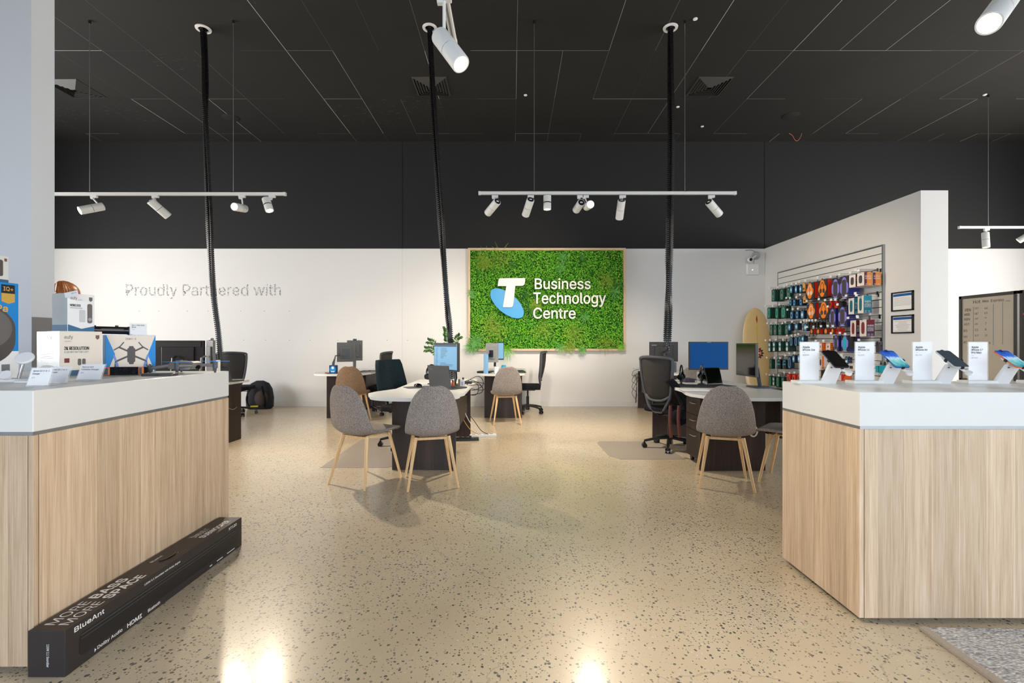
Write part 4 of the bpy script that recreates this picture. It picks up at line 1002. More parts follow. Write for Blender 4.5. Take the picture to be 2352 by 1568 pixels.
t, M = laptop('open dark laptop behind the right end of the left counter', (XY(536, 5.68)-.02, 5.68), 165, lid=105, w=.20, d=.18)
bm = new(); bx(bm, -.11, .11, -.08, .08, 0, .012, bev=.003); tag(obj('tablet', bm, LGRY, loc=(XY(545, 5.85)-.05, 5.82, DT)), 'grey tablet on the desk corner beside the left counter', 'tablet')
bm = new(); tube(bm, smoothpts([(-3.42, 5.35, .74), (-3.345, 5.3, .72), (-3.35, 5.32, .55), (-3.37, 5.6, .40), (-3.40, 5.79, .42)], 6), .0035, seg=6); tube(bm, smoothpts([(-3.44, 5.4, .74), (-3.33, 5.4, .70), (-3.36, 5.5, .6)], 6), .0035, seg=6)
tag(obj('cable_bundle', bm, INKG), 'thin cables hanging at the desk corner beside the left counter', 'cables')
# backpack on the floor
t = thing('backpack', 'dark backpack leaning against the back wall behind the left swivel chair', 'backpack', (XY(594, 8.45), 8.5, 0), .15)
bm = new()
for z, w, d in ((0, .20, .11), (.04, .22, .13), (.2, .225, .13), (.36, .20, .115), (.46, .15, .08), (.50, .07, .04)):
    pass
lv = []
for z, w, d in ((0, .19, .10), (.03, .22, .13), (.2, .225, .135), (.36, .20, .115), (.46, .15, .08), (.51, .06, .03)):
    lv.append([bm.verts.new((w*math.copysign(abs(math.cos(a))**.6, math.cos(a)), d*math.copysign(abs(math.sin(a))**.6, math.sin(a)), z)) for a in [2*PI*k/20 for k in range(20)]])
for i in range(5):
    for k in range(20): bm.faces.new((lv[i][k], lv[i][(k+1) % 20], lv[i+1][(k+1) % 20], lv[i+1][k]))
bm.faces.new(lv[0][::-1]); bm.faces.new(lv[-1]); obj('pack_body', bm, mat('navy_nylon', (26, 26, 36), .8), t, smooth=True)
bm = new(); sph(bm, (.06, -.12, .2), .13, (.9, .4, 1.1)); obj('front_pocket', bm, mat('brown_nylon', (58, 44, 40), .7), t, smooth=True)
for s in (-1, 1):
    bm = new(); tube(bm, smoothpts([(s*.08, -.14, .42), (s*.13, -.2, .3), (s*.15, -.19, .15), (s*.12, -.13, .04)], 5), .02, seg=8, flat=.4); obj('shoulder_strap', bm, BLKF, t, smooth=True)
bm = new(); bx(bm, -.12, .02, -.15, -.14, .05, .075); obj('yellow_strip', bm, mat('yellow_strip', (196, 186, 40), .5), t)

# chair mats
def chairmat(label, pts):
    bm = new(); prism(bm, pts, 'z', 0, .004)
    tag(obj('chair_mat', bm, mat('frosted_mat', (206, 196, 188), .4, alpha=.5, coat=.2)), label, 'floor mat', 'frosted chair mats')
chairmat('frosted chair mat left of the front centre desk', [(-1.84, 4.47), (-1.22, 4.47), (-1.0, 4.6), (-1.0, 5.85), (-1.80, 5.85), (-1.87, 5.75)])
chairmat('frosted chair mat under the swivel chair at the right desk', [(1.12, 4.79), (1.78, 4.79), (1.78, 5.66), (1.06, 5.66), (1.02, 5.58), (1.03, 4.92)])

# ------------------------------------------------------------------ person behind the stub wall
def person():
    t = thing('person', 'person with auburn hair standing behind the left wall end, only the hair top showing', 'person', (-3.955, 4.1, 0), math.radians(-60))
    bm = bmesh.new(); J = {}
    pts = dict(pel=(0, 0, .93), wst=(0, .01, 1.08), chs=(0, .0, 1.28), nck=(0, .01, 1.42), hd0=(0, 0, 1.50), 
               hl=(-.09, 0, .88), kl=(-.10, -.01, .49), al=(-.10, .02, .09), tl=(-.10, -.13, .03), hr=(.09, 0, .88), kr=(.10, -.01, .49), ar=(.10, .02, .09), tr=(.10, -.13, .03),
               sl=(-.16, .01, 1.37), el=(-.21, .03, 1.09), wl=(-.21, -.06, .86), sr=(.16, .01, 1.37), er=(.21, .03, 1.09), wr=(.21, -.06, .86))
    rad = dict(pel=.14, wst=.115, chs=.135, nck=.055, hd0=.055, hl=.09, kl=.058, al=.04, tl=.035, hr=.09, kr=.058, ar=.04, tr=.035, sl=.055, el=.04, wl=.026, sr=.055, er=.04, wr=.026)
    for k, p in pts.items(): J[k] = bm.verts.new(p)
    for a, b_ in (('pel', 'wst'), ('wst', 'chs'), ('chs', 'nck'), ('nck', 'hd0'), ('pel', 'hl'), ('hl', 'kl'), ('kl', 'al'), ('al', 'tl'), ('pel', 'hr'), ('hr', 'kr'), ('kr', 'ar'), ('ar', 'tr'), ('chs', 'sl'), ('sl', 'el'), ('el', 'wl'), ('chs', 'sr'), ('sr', 'er'), ('er', 'wr')):
        bm.edges.new((J[a], J[b_]))
    bm.verts.index_update(); idx = {k: v.index for k, v in J.items()}
    me = bpy.data.meshes.new('body'); bm.to_mesh(me); bm.free(); o = bpy.data.objects.new('body', me); COL.objects.link(o); o.parent = t
    me.materials.append(mat('dark_clothes', (38, 40, 52), .9, scale=80))
    m_ = o.modifiers.new('skin', 'SKIN'); o.modifiers.new('s', 'SUBSURF').levels = 2
    for k, i in idx.items(): me.skin_vertices[0].data[i].radius = (rad[k], rad[k]*(.75 if k in ('pel', 'wst', 'chs') else 1))
    me.skin_vertices[0].data[idx['pel']].use_root = True
    SK = mat('skin', (214, 164, 138), .55)
    bm = new(); sph(bm, (0, -.005, 1.60), .1, (.78, .95, 1.22), seg=24); cyl(bm, (0, 0, 1.42), (0, -.005, 1.54), .048)
    sph(bm, (0, -.105, 1.585), .016, (.8, 1, 1.3))
    for s in (-1, 1): sph(bm, (s*.078, 0, 1.595), .02, (.4, .8, 1.4))
    bx(bm, -.022, .022, -.101, -.096, 1.543, 1.549, mi=1)
    for s in (-1, 1): sph(bm, (s*.03, -.088, 1.612), .011, mi=1)
    obj('head', bm, [SK, mat('face_dark', (120, 60, 56), .6)], t, smooth=True)
    bm = new(); rd = random.Random(2)
    for k in range(90):
        a = rd.uniform(PI*-.12, PI*1.12); c, s = math.cos(a), math.sin(a); L_ = rd.uniform(.22, .34)
        r_ = rd.uniform(.96, 1.03)
        tube(bm, smoothpts([(c*.01, .01, 1.737), (c*.055*r_, .0+s*.05, 1.722), (c*.092*r_, .01+s*.085, 1.66), (c*.105*r_, .015+s*.105, 1.58), (c*.10*r_, .02+s*.10, 1.66-L_)], 4), [.010]*14+[.006, .004, .003], seg=5, flat=1)
    sph(bm, (0, .015, 1.632), .102, (.92, 1.02, 1.06), seg=24)
    obj('hair', bm, mat('auburn_hair', (150, 90, 48), .38, scale=90, var=.4), t, smooth=True)
    for s in (-1, 1):
        bm = new(); b0 = Vector((s*.212, -.075, .83)); sph(bm, b0+Vector((0, -.01, -.02)), .04, (.45, .8, 1.1), seg=14)
        for i, (dy, l) in enumerate(((-.035, .06), (-.018, .07), (0, .072), (.015, .055))):
            p = b0+Vector((0, dy, -.055)); tube(bm, [p, p+Vector((-s*.004, -.006, -l*.5)), p+Vector((-s*.014, -.01, -l))], [.009, .008, .006], seg=8)
        p = b0+Vector((0, -.035, .0)); tube(bm, [p, p+Vector((0, -.022, -.03)), p+Vector((-s*.006, -.028, -.055))], [.010, .009, .007], seg=8)
        obj('hand', bm, SK, t, smooth=True)
person()
# ------------------------------------------------------------------ slatwall with hanging goods
SX = PX-.0
XF = 4.53
y0s, y1s, zs0, zs1 = 5.966, 8.318, .40, 2.445
t = thing('slatwall', 'white slatwall panel with dark grooves fixed to the partition, full of hanging goods', 'slatwall', (PX, (y0s+y1s)/2, zs0))
oy, oz = (y0s+y1s)/2, zs0
bm = new(); bx(bm, -.012, 0, y0s-oy, y1s-oy, 0, zs1-oz); obj('groove_backing', bm, mat('groove_dark', (60, 60, 60), .6), t)
bm = new(); n = int((zs1-zs0)/.1)
for k in range(21):
    z1_ = zs1-oz-.006-k*.0985
    bx(bm, -.024, -.012, y0s-oy+.012, y1s-oy-.006, max(0, z1_-.0885), z1_, bev=.001)
obj('slat_board', bm, mat('slat_white', (228, 228, 226), .4, var=.01), t)
bm = new()
for a in ((y0s-oy-.01, y1s-oy+.004, zs1-oz, zs1-oz+.014), (y0s-oy-.01, y0s-oy+.008, 0, zs1-oz), (y1s-oy-.004, y1s-oy+.006, 0, zs1-oz)): bx(bm, -.032, 0, a[0], a[1], a[2], a[3])
obj('metal_edge', bm, ALU, t)
SLATX = PX-.024
GRN = mat('pack_green', (12, 62, 50), .45); TEA = mat('pack_teal', (70, 170, 150), .45); NAV = mat('pack_navy', (20, 36, 62), .45); SKY = mat('pack_sky', (82, 176, 224), .45)
CHAR = mat('pack_charcoal', (52, 46, 46), .5); ORG = mat('pack_orange', (255, 138, 14), .45); REDP = mat('pack_red', (214, 40, 20), .45); LIL = mat('pack_lilac', (138, 130, 226), .45)
COB = mat('pack_cobalt', (32, 38, 120), .45); WCD = mat('pack_white', (232, 224, 218), .5); TLD = mat('pack_deep_teal', (6, 116, 140), .45); MRN = mat('pack_maroon', (120, 28, 42), .45); PLM = mat('pack_plum', (72, 30, 66), .45)
OR2 = mat('pack_amber', (240, 150, 60), .45); TAN = mat('pack_tan', (222, 160, 88), .5); CYN = mat('pack_cyan', (20, 184, 208), .45); CORAL = mat('pack_coral', (240, 96, 78), .45); SALM = mat('pack_salmon', (214, 128, 108), .5); EAR = mat('earcup_dark', (58, 50, 54), .4); CRM = mat('earcup_cream', (240, 222, 206), .4)
GREYS = mat('speaker_slate', (70, 64, 72), .5); ORB = mat('pack_bright_orange', (250, 104, 12), .45)
def oval(w, h, n=20, p=2.6, cx=0, cz=0):
    out = []
    for k in range(n):
        a = 2*PI*k/n; c, s = math.cos(a), math.sin(a)
        out.append((cx+w/2*math.copysign(abs(c)**(2/p), c), cz+h/2*math.copysign(abs(s)**(2/p), s)))
    return out
def Pface(bm, pts, d, mi=0): prism(bm, pts, 'x', -d-.0012, -d+.0002, mi)       # printed shape on the face that looks to -X
PROTO = {}
def pack(kind, w, h, d):
    """carton centred on y and z with its front at x=0 looking to -X and its body behind it"""
    key = (kind, round(w, 3), round(h, 3), round(d, 3))
    if key in PROTO: return PROTO[key], True
    e = bpy.data.objects.new({'H1': 'headphone_box', 'H2': 'headphone_box', 'H3': 'headphone_box', 'H4': 'headphone_box', 'P': 'speaker_box', 'PC': 'speaker_box', 'W': 'speaker_box', 'S': 'speaker_box', 'M': 'speaker_box'}.get(kind, 'hanging_pack'), None)
    COL.objects.link(e); PROTO[key] = e
    cm = {'G': GRN, 'G2': GRN, 'GW': GRN, 'T': BLK, 'B': NAV, 'BT': NAV, 'B2': NAV, 'C': REDP, 'TAN': TAN, 'K': BLK, 'O': CHAR, 'R': REDP, 'OR': ORB, 'OW': ORB, 'CY': CYN, 'RX': REDP, 'WX': WCD, 'GY': GREYS, 'WO': WCD,
          'H1': CHAR, 'H2': CHAR, 'H3': CHAR, 'H4': CHAR, 'P': COB, 'PC': COB, 'W': WCD, 'S': WCD, 'M': WCD}[kind]
    bm = new(); bx(bm, 0, d, -w/2, w/2, -h/2, h/2, bev=.001)
    if kind not in ('W', 'S', 'M', 'RX', 'WX', 'OR', 'OW', 'CY'): bx(bm, .001, .003, -.012, .012, h/2, h/2+.012)
    obj('carton', bm, cm, e)
    pr = []
    def P_(name, pts_list, m):
        bm = new()
        for pts, lv in pts_list: Pface(bm, pts, lv)
        obj(name, bm, m, e)
    R = rrect
    if kind in ('G', 'G2'):
        P_('printed_case', [(oval(w*.66, h*.86), 0)], TEA); P_('printed_inset', [(oval(w*.4, h*.66 if kind == 'G' else h*.5), .001)], {'G': GREYS, 'G2': mat('case_green', (40, 130, 104), .5)}[kind])
        if kind == 'G': P_('printed_spot', [(oval(w*.2, h*.28, cz=-h*.08), .002)], SALM)
    elif kind == 'GW': P_('white_print', [(R(-w*.32, w*.32, -h*.42, -h*.1, .004), 0), (R(-w*.32, w*.32, h*.1, h*.4, .004), 0)], CARD); P_('teal_print', [(R(-w*.32, w*.32, -h*.09, h*.09, .003), 0)], TEA); P_('blue_print', [(R(-w*.3, w*.1, h*.28, h*.44, .004), .001)], SKY)
    elif kind == 'T': P_('teal_print', [(R(-w*.4, w*.4, -h*.06, h*.06, .002), 0), (R(-w*.3, w*.2, h*.3, h*.42, .004), 0), (R(.22*w, w*.3, -h*.44, h*.3, .003), 0)], CYN)
    elif kind in ('B', 'BT'): P_('blue_print', [(oval(w*.7, h*.86), 0)], SKY); P_('watch_print', [(oval(w*.42, h*.34, p=4), .001)], CARD if kind == 'B' else EAR)
    elif kind == 'B2': P_('blue_print', [(oval(w*.75, h*.9), 0)], SKY); P_('dark_print', [(oval(w*.4, h*.7), .001)], EAR)
    elif kind == 'C': P_('coral_print', [(oval(w*.75, h*.9), 0)], CORAL); P_('dark_print', [(oval(w*.34, h*.6, cz=-h*.05), .001)], EAR)
    elif kind == 'O': P_('orange_print', [(oval(w*.6, h*.8, p=1.6), 0)], ORG); bm = new(); bx(bm, .008, d-.004, -w/2-.0012, -w/2, -h*.45, h*.45); obj('red_side', bm, REDP, e)
    elif kind == 'R': P_('dark_print', [(R(-w*.3, w*.3, -h*.1, h*.4, .003), 0)], CHAR)
    elif kind == 'TAN': P_('dark_print', [(R(-w*.25, w*.25, -h*.3, -h*.05, .004), 0)], CHAR)
    elif kind in ('OR', 'OW'):
        P_('white_front', [(R(-w*.44, w*.44, -h*.42, h*.42, .004), 0)], WCD); P_('dark_print', [(oval(w*.2, h*.3), .001)], INK)
        bm = new(); [cyl(bm, (d*(.3+.4*i), -w/2-.0015, h*(-.25+.25*j)), (d*(.3+.4*i), -w/2, h*(-.25+.25*j)), .006, seg=10) for i in range(2) for j in range(3)]; obj('yellow_dots', bm, mat('dot_yellow', (255, 214, 90), .5), e)
    elif kind == 'WX': P_('dark_print', [(R(-w*.3, w*.3, -h*.25, h*.15, .004), 0)], EAR)
    elif kind == 'RX':
        bm = new(); prism(bm, [(d*.15, -h*.4), (d*.95, -h*.4), (d*.95, h*.4), (d*.4, h*.45)], 'y', -w/2-.0012, -w/2); obj('amber_print', bm, ORB, e); P_('white_front', [(R(-w*.45, w*.45, -h*.45, h*.45, .004), 0)], WCD)
    elif kind == 'WO': P_('orange_band', [(R(-w*.5, -w*.12, -h*.5, h*.5, .001), 0)], ORB); P_('dark_print', [(oval(w*.34, h*.5, cx=w*.22), 0)], GREYS)
    elif kind[0] == 'H':
        P_('orange_print', [(oval(w*.86, h*.52, p=2.2, cz=-h*.02), 0), (oval(w*.56, h*.95, p=2.4), 0)], ORG)
        c = CRM if kind in ('H1', 'H3') else EAR
        bm = new()
        for s in (-1, 1): Pface(bm, oval(w*.24, h*.26, cx=s*w*.16, cz=-h*.14, p=2.2), .0012)
        ring = [(w*.21*math.cos(a), -h*.02+h*.36*math.sin(a)) for a in [PI*k/14 for k in range(15)]]; ring += [(w*.165*math.cos(a), -h*.02+h*.315*math.sin(a)) for a in [PI*k/14 for k in range(14, -1, -1)]]
        prism(bm, ring, 'x', -.0024, -.0011); obj('headphone_print', bm, c, e)
        if kind == 'H3': P_('pink_print', [(oval(w*.2, h*.24, cx=-w*.16, cz=-h*.16, p=2.2), .0024)], mat('print_pink', (236, 190, 180), .5))
        bm = new(); bx(bm, .012, d-.012, -w/2-.0012, -w/2, -h*.46, h*.46); obj('red_side', bm, REDP, e)
        bm = new(); Pface(bm, R(w*.1, w*.42, h*.455, h*.475, .001), 0); Pface(bm, R(w*.34, w*.44, -h*.47, -h*.44, .001), 0); obj('white_print', bm, INKW, e)
    elif kind in ('P', 'PC'):
        P_('dark_front', [(R(-w*.49, w*.49, -h*.495, h*.495, .002), 0)], BLK if kind == 'PC' else CHAR)
        P_('lilac_print', [(oval(w*.95, h*.5, p=4, cz=0), .001), (oval(w*.62, h*.98, p=2.4), .001)], LIL)
        P_('speaker_print', [(oval(w*.50, h*.74, p=5), .002)], CYN if kind == 'PC' else GREYS)
        P_('pale_print', [(R(-w*.3, w*.3, -h*.485, -h*.46, .001), .0025)], WCD)
    elif kind in ('W', 'S', 'M'):
        P_('speaker_print', [(oval(w*.5, h*(.62 if kind == 'W' else .72), p=3.2), 0)], {'W': GREYS, 'S': mat('speaker_teal', (24, 104, 118), .5), 'M': mat('speaker_maroon', (128, 42, 48), .5)}[kind])
        bm = new(); bx(bm, .002, d-.002, -w/2-.0012, -w/2, -h*.495, h*.495, mi=0)
        if kind == 'W': bx(bm, d*.35, d-.002, -w/2-.0018, -w/2-.0011, -h*.495, h*.495, mi=1); bx(bm, .002, d*.25, -w/2-.0018, -w/2-.0011, -h*.495, h*.495, mi=2)
        elif kind == 'S': prism(bm, [(.002, h*.2), (d*.5, h*.05), (d-.002, h*.3), (d-.002, h*.495), (.002, h*.495)], 'y', -w/2-.0018, -w/2-.0011, 1)
        else: prism(bm, [(.002, h*.1), (d*.5, h*.2), (d-.002, h*.05), (d-.002, -h*.495), (.002, -h*.495)], 'y', -w/2-.0018, -w/2-.0011, 1)
        obj('colour_side', bm, {'W': [REDP, OR2, PLM], 'S': [TLD, mat('pack_sea', (20, 150, 170), .45)], 'M': [MRN, PLM]}[kind], e)
        tx = {'W': [('POWERFUL', .24), ('PUNCHY', .12), ('SOUND', -.02)], 'S': [('AUDIO', .12), ('TUNED BY', .03), ('STUDIO', -.09), ('ENGINEERS', -.17)], 'M': [('AUDIO', .10), ('TUNED BY', .01), ('STUDIO', -.11), ('ENGINEERS', -.19)]}[kind]
        for s, zz in tx:
            big = s in ('PUNCHY', 'SOUND', 'AUDIO', 'STUDIO'); text('side_lettering', s, (d*.12, -w/2-.0026, h*zz), (1, 0, 0), (0, 0, 1), d*.74, h*(.085 if big else .045), INKW, e, bold=.03)
        bm = new(); [bx(bm, d*(.14+.4*i), d*(.40+.4*i), -w/2-.0026, -w/2-.0019, h*(-.38-.07*j), h*(-.365-.07*j)) for i in range(2) for j in range(2)]; obj('small_print', bm, INKW, e)
    return e, False
DESC = {'G': 'green pack with teal outline and pink spot', 'G2': 'green case pack with plain teal outline', 'GW': 'green pack with white and teal print', 'T': 'black pack with cyan stripes', 'B': 'navy watch pack with pale blue print',
        'BT': 'navy pack with blue print and dark centre', 'B2': 'navy pack with long blue oval', 'C': 'red pack with coral oval', 'TAN': 'tan carton', 'K': 'narrow black pack', 'O': 'small charcoal pack with orange print', 'R': 'small red pack', 'OR': 'orange carton with yellow dots',
        'OW': 'orange carton with white front', 'CY': 'bright cyan carton', 'RX': 'red and orange box', 'WX': 'white box with dark picture', 'GY': 'slate grey pack', 'WO': 'white pack with orange band', 'H1': 'orange and charcoal box showing cream headphones', 'H2': 'orange and charcoal box showing upright dark headphones',
        'H3': 'orange and charcoal box showing pink headphones', 'H4': 'orange and charcoal box showing slanted dark headphones', 'P': 'cobalt box showing slate speaker in lilac', 'PC': 'cobalt box showing cyan speaker in lilac', 'W': 'white fronted box showing slate speaker', 'S': 'white fronted box showing teal speaker', 'M': 'white fronted box showing maroon speaker'}
CATG = {'H': 'headphone box', 'P': 'speaker box', 'W': 'speaker box', 'S': 'speaker box', 'M': 'speaker box'}
ROWS = [
 ('first', [('G', 1776, 678.5, 27, .105, 5), ('G', 1795.5, 676, 25, .105, 3), ('G', 1810.5, 673, 24, .10, 2), ('B', 1817, 665.5, 16, .07, 3), ('B', 1828, 664.5, 17, .07, 3), ('B', 1838.5, 663.5, 17, .07, 3), ('TAN', 1846, 660, 18, .06, 2),
            ('H1', 1860, 668, 38, .20, 2), ('H2', 1888.5, 662, 41, .20, 2), ('P', 1919, 663.5, 46, .165, 2), ('P', 1939, 661, 51, .17, 2), ('W', 1957.5, 645.5, 28.5, .115, 2), ('W', 1976.5, 641.5, 29.5, .12, 2)]),
 ('second', [('BT', 1815.5, 695, 14, .07, 3), ('BT', 1824, 695, 14, .07, 4), ('BT', 1839, 694, 15, .07, 3), ('TAN', 1848, 688, 15, .08, 1), ('R', 1906, 701, 15, .06, 2), ('R', 1920, 700, 14, .06, 2), ('K', 1930, 700, 14, .05, 2), ('S', 1955, 703, 37, .10, 2), ('S', 1976.5, 699, 40, .10, 2)]),
 ('third', [('G2', 1766, 719, 25, .10, 4), ('G2', 1784, 719, 26, .10, 3), ('G2', 1799, 717, 28, .14, 3), ('BT', 1818, 724, 18, .08, 2), ('BT', 1830.5, 723, 18, .08, 2), ('B', 1842.5, 722.5, 19, .09, 2), ('H3', 1863, 714, 36, .21, 2), ('H4', 1891.5, 712, 40, .23, 2), ('P', 1912, 730, 42, .13, 2), ('P', 1935, 727, 45, .17, 2)]),
 ('fourth', [('G', 1771, 758, 24, .095, 3), ('G', 1780, 758, 24, .095, 2), ('G', 1791, 757.5, 25, .10, 4), ('G', 1806.5, 757, 22, .09, 2), ('B', 1813, 751.5, 16, .08, 2), ('B', 1829, 750, 15, .09, 2), ('B', 1849.5, 752, 17, .09, 2), ('K', 1856.5, 746.5, 13, .045, 2), ('K', 1863, 746.5, 13, .045, 2), ('K', 1869, 746.5, 13, .045, 2), ('K', 1876, 746.5, 14, .045, 2), ('K', 1884, 746.5, 14, .045, 2),
             ('O', 1864, 761, 12, .08, 2), ('O', 1879, 761, 13, .08, 2), ('O', 1896.5, 760.5, 14, .09, 2), ('O', 1912, 760, 14, .06, 2), ('R', 1924, 760, 13, .05, 2), ('M', 1959.5, 754, 37, .10, 2), ('M', 1982, 753, 38, .115, 2)]),
 ('fifth', [('GW', 1767, 796.5, 23, .08, 2), ('GW', 1777.5, 796, 23, .08, 3), ('GW', 1791, 795.5, 23, .08, 4), ('GW', 1807.5, 795.5, 23, .08, 4), ('B2', 1817, 784.5, 20, .08, 2), ('B2', 1828, 784.5, 20, .08, 2), ('B2', 1836.5, 783, 20, .07, 2), ('B', 1843.5, 778, 14, .08, 2),
            ('OR', 1884.5, 796, 18, .07, 1), ('OW', 1902, 796, 18, .10, 1), ('P', 1920, 788.5, 36, .11, 2), ('PC', 1940.5, 788.5, 37, .14, 2), ('K', 1953, 786, 28, .05, 2), ('GY', 2015, 797.5, 24, .05, 2)]),
 ('sixth', [('G', 1770, 835.5, 22, .08, 2), ('T', 1788, 836, 22, .12, 3), ('T', 1801, 836.5, 21, .10, 3), ('B2', 1813, 833, 26, .09, 2), ('B', 1822.5, 824, 17, .08, 3), ('B', 1834.5, 823.5, 18, .08, 2), ('WO', 1887, 832, 29, .10, 1), ('B2', 1944, 828, 16, .06, 2), ('WX', 1955, 842.5, 16, .10, 1), ('CY', 2015, 847.5, 15, .06, 1), ('CY', 2024, 847.5, 15, .09, 1)]),
 ('seventh', [('G2', 1769, 874, 22, .07, 2), ('GW', 1776.5, 875, 21, .07, 2), ('G2', 1786, 877, 24, .09, 2), ('G2', 1797.5, 877, 23, .08, 3), ('C', 1810.5, 868, 18, .09, 3), ('C', 1823, 868.5, 17, .09, 3), ('C', 1834.5, 868, 17, .08, 2), ('K', 1893, 860, 20, .14, 2), ('RX', 1927, 866.5, 14, .10, 1)]),
]
hk = None
for rn, items in ROWS:
    for i, (kd, px, py, hp, w, n) in enumerate(items):
        big = kd[0] in 'HPWSM' and kd not in ('WX', 'WO')
        xf = (4.49 if kd == 'W' else XF) if px < 2005 else 4.70
        Y = xf*F/(px-CX); z = ZZ(py, Y); h = hp/F*Y
        d = {'H': .085, 'P': .075, 'W': .108, 'S': .11, 'M': .108}.get(kd[0], .02) if big else {'OR': .07, 'OW': .05, 'RX': .14, 'WX': .05, 'CY': .05, 'TAN': .05, 'O': .05, 'R': .04, 'WO': .07, 'K': .03}.get(kd, .024)
        gap = .003 if d > .03 else .012
        e, old = pack(kd, w, h, d)
        cat_ = CATG.get(kd[0], 'pack') if big else 'pack'
        where = f'{rn} row down, {ORD[i] if i < 12 else str(i+1)+"th"} from left'
        for k in range(n):
            x = xf+k*(d+gap)
            if x+d > SLATX-.004 and k: break
            if k == 0 and not old: q = e; q.location = (x, Y, z)
            else: q = dup(e, (x, Y, z), 0)
            if k == 0: q['label'] = f'{DESC[kd]}, {where}'; q['group'] = 'goods in front on the slatwall'
            else: q['label'] = f'{DESC[kd]} behind another, {where}'; q['group'] = f'goods hanging behind the front one, {where}'
            q['category'] = cat_
        # peg with its price flag
        zt = z+h/2+.018
        if hk is None:
            hk = thing('peg_hook', 'x', 'hook', (0, 0, 0)); bm = new(); tube(bm, [(0, 0, 0), (-.27, 0, .0), (-.278, 0, .012)], .0028, seg=6); tube(bm, [(0, 0, .022), (-.285, 0, .022)], .0022, seg=6); obj('arm', bm, STEEL, hk)
            bm = new(); bx(bm, -.002, 0, -.014, .014, -.01, .035); obj('bracket', bm, BLK, hk)
            bm = new(); bx(bm, -.289, -.286, -.022, .022, -.004, .026, bev=.001); obj('price_flag', bm, CARD, hk)
            q = hk
        else: q = dup(hk, (0, 0, 0), 0)
        q.location = (SLATX, Y, zt if not big else zt+.004); q['label'] = f'steel peg hook with white price flag, {where}'; q['group'] = 'peg hooks on the slatwall'
for k, (px, py) in enumerate(((2020, 622), (2022, 680), (2024, 728))):
    Y = PX*F/(px-CX); q = dup(hk, (SLATX, Y, ZZ(py, Y)), 0, ['empty steel peg hook near the top right of the slatwall', 'empty steel peg hook at the right of the slatwall, below the orange boxes', 'empty steel peg hook at the right of the slatwall, lowest of the empty ones'][k])
    q['group'] = 'peg hooks on the slatwall'
# lower bin shelf of the slatwall
t = thing('slatwall_shelf', 'dark low shelf at the foot of the slatwall behind the right counter', 'shelf', (4.65, 7.2, .36))
bm = new(); bx(bm, -.16, .098, -1.1, 1.1, 0, .03); obj('shelf_board', bm, GRYP, t)
for yy in (-.9, 0, .9):
    bm = new(); prism(bm, [(-.14, 0), (.098, 0), (.098, -.16)], 'y', yy-.01, yy+.01); obj('bracket', bm, BLK, t)

# framed notices
for lb, z0_, z1_, k in (('upper black framed notice on the partition beside the slatwall', 1.589, 1.825, 0), ('lower black framed notice on the partition beside the slatwall', 1.315, 1.538, 1)):
    t = thing('framed_notice', lb, 'picture frame', (PX, (5.527+5.843)/2, (z0_+z1_)/2), 0, 'framed notices'); hw, hh = .158, (z1_-z0_)/2
    bm = new(); F_ = .016
    for a in ((-hw, hw, -hh, -hh+F_), (-hw, hw, hh-F_, hh), (-hw, -hw+F_, -hh, hh), (hw-F_, hw, -hh, hh)): bx(bm, -.02, 0, a[0], a[1], a[2], a[3])
    obj('frame', bm, BLK, t)
    bm = new(); bx(bm, -.008, 0, -hw+F_, hw-F_, -hh+F_, hh-F_); obj('paper', bm, CARD, t)
    bm = new(); bx(bm, -.009, -.0079, -hw+.03, hw-.022, hh-.055, hh-.025); obj('blue_heading', bm, mat('notice_blue', (28, 88, 160), .5), t)
    bm = new(); rd = random.Random(k)
    for i in range(9 if k else 7):
        a = rd.uniform(.02, .05) if k == 0 else rd.uniform(.03, .11); zz = hh-.075-i*.0155
        bx(bm, -.0089, -.0079, -hw+a, hw-(.03 if k == 0 else a), zz, zz+.0028)
    obj('text_lines', bm, INKG, t)

# surfboard leaning in the corner
t = thing('surfboard', 'cream surfboard with red flower emblem leaning in the corner left of the slatwall', 'surfboard', (4.42, 8.35, 0))
t.rotation_euler = (math.radians(-7), math.radians(2), 0)
out = []; Ht = 1.86
prof = [(0, .06), (.03, .10), (.12, .17), (.3, .222), (.5, .25), (.62, .255), (.75, .242), (.86, .205), (.93, .155), (.97, .10), (.99, .05), (1, .0)]
P = smoothpts([(b_, 0, a*Ht) for a, b_ in prof], 5)
bm = new(); L_, M_, R_ = [], [], []
rings = []
for p in P:
    w = max(p.x, .001); row = []
    for k in range(16):
        a = 2*PI*k/16; row.append(bm.verts.new((w*math.cos(a), .028*min(1, w/.08)*math.sin(a), p.z)))
    rings.append(row)
for i in range(len(rings)-1):
    for k in range(16): bm.faces.new((rings[i][k], rings[i][(k+1) % 16], rings[i+1][(k+1) % 16], rings[i+1][k]))
bm.faces.new(rings[0][::-1]); bm.faces.new(rings[-1])
obj('board', bm, mat('board_cream', (226, 196, 138), .25, scale=3, coat=.5), t, smooth=True)
bm = new(); bx(bm, -.002, .002, -.0285, -.027, .12, 1.7); obj('stringer', bm, mat('stringer_brown', (170, 130, 80), .5), t)
bm = new()
for k in range(12):
    a = 2*PI*k/12; c = (.0+.075*math.cos(a), 1.02+.075*math.sin(a)); s = .022
    prism(bm, [(c[0]+s*1.9*math.cos(a), c[1]+s*1.9*math.sin(a)), (c[0]+s*math.cos(a+1.6), c[1]+s*math.sin(a+1.6)), (c[0]-s*.8*math.cos(a), c[1]-s*.8*math.sin(a)), (c[0]+s*math.cos(a-1.6), c[1]+s*math.sin(a-1.6))], 'y', -.032, -.028)
obj('emblem_petals', bm, INK, t)
bm = new()
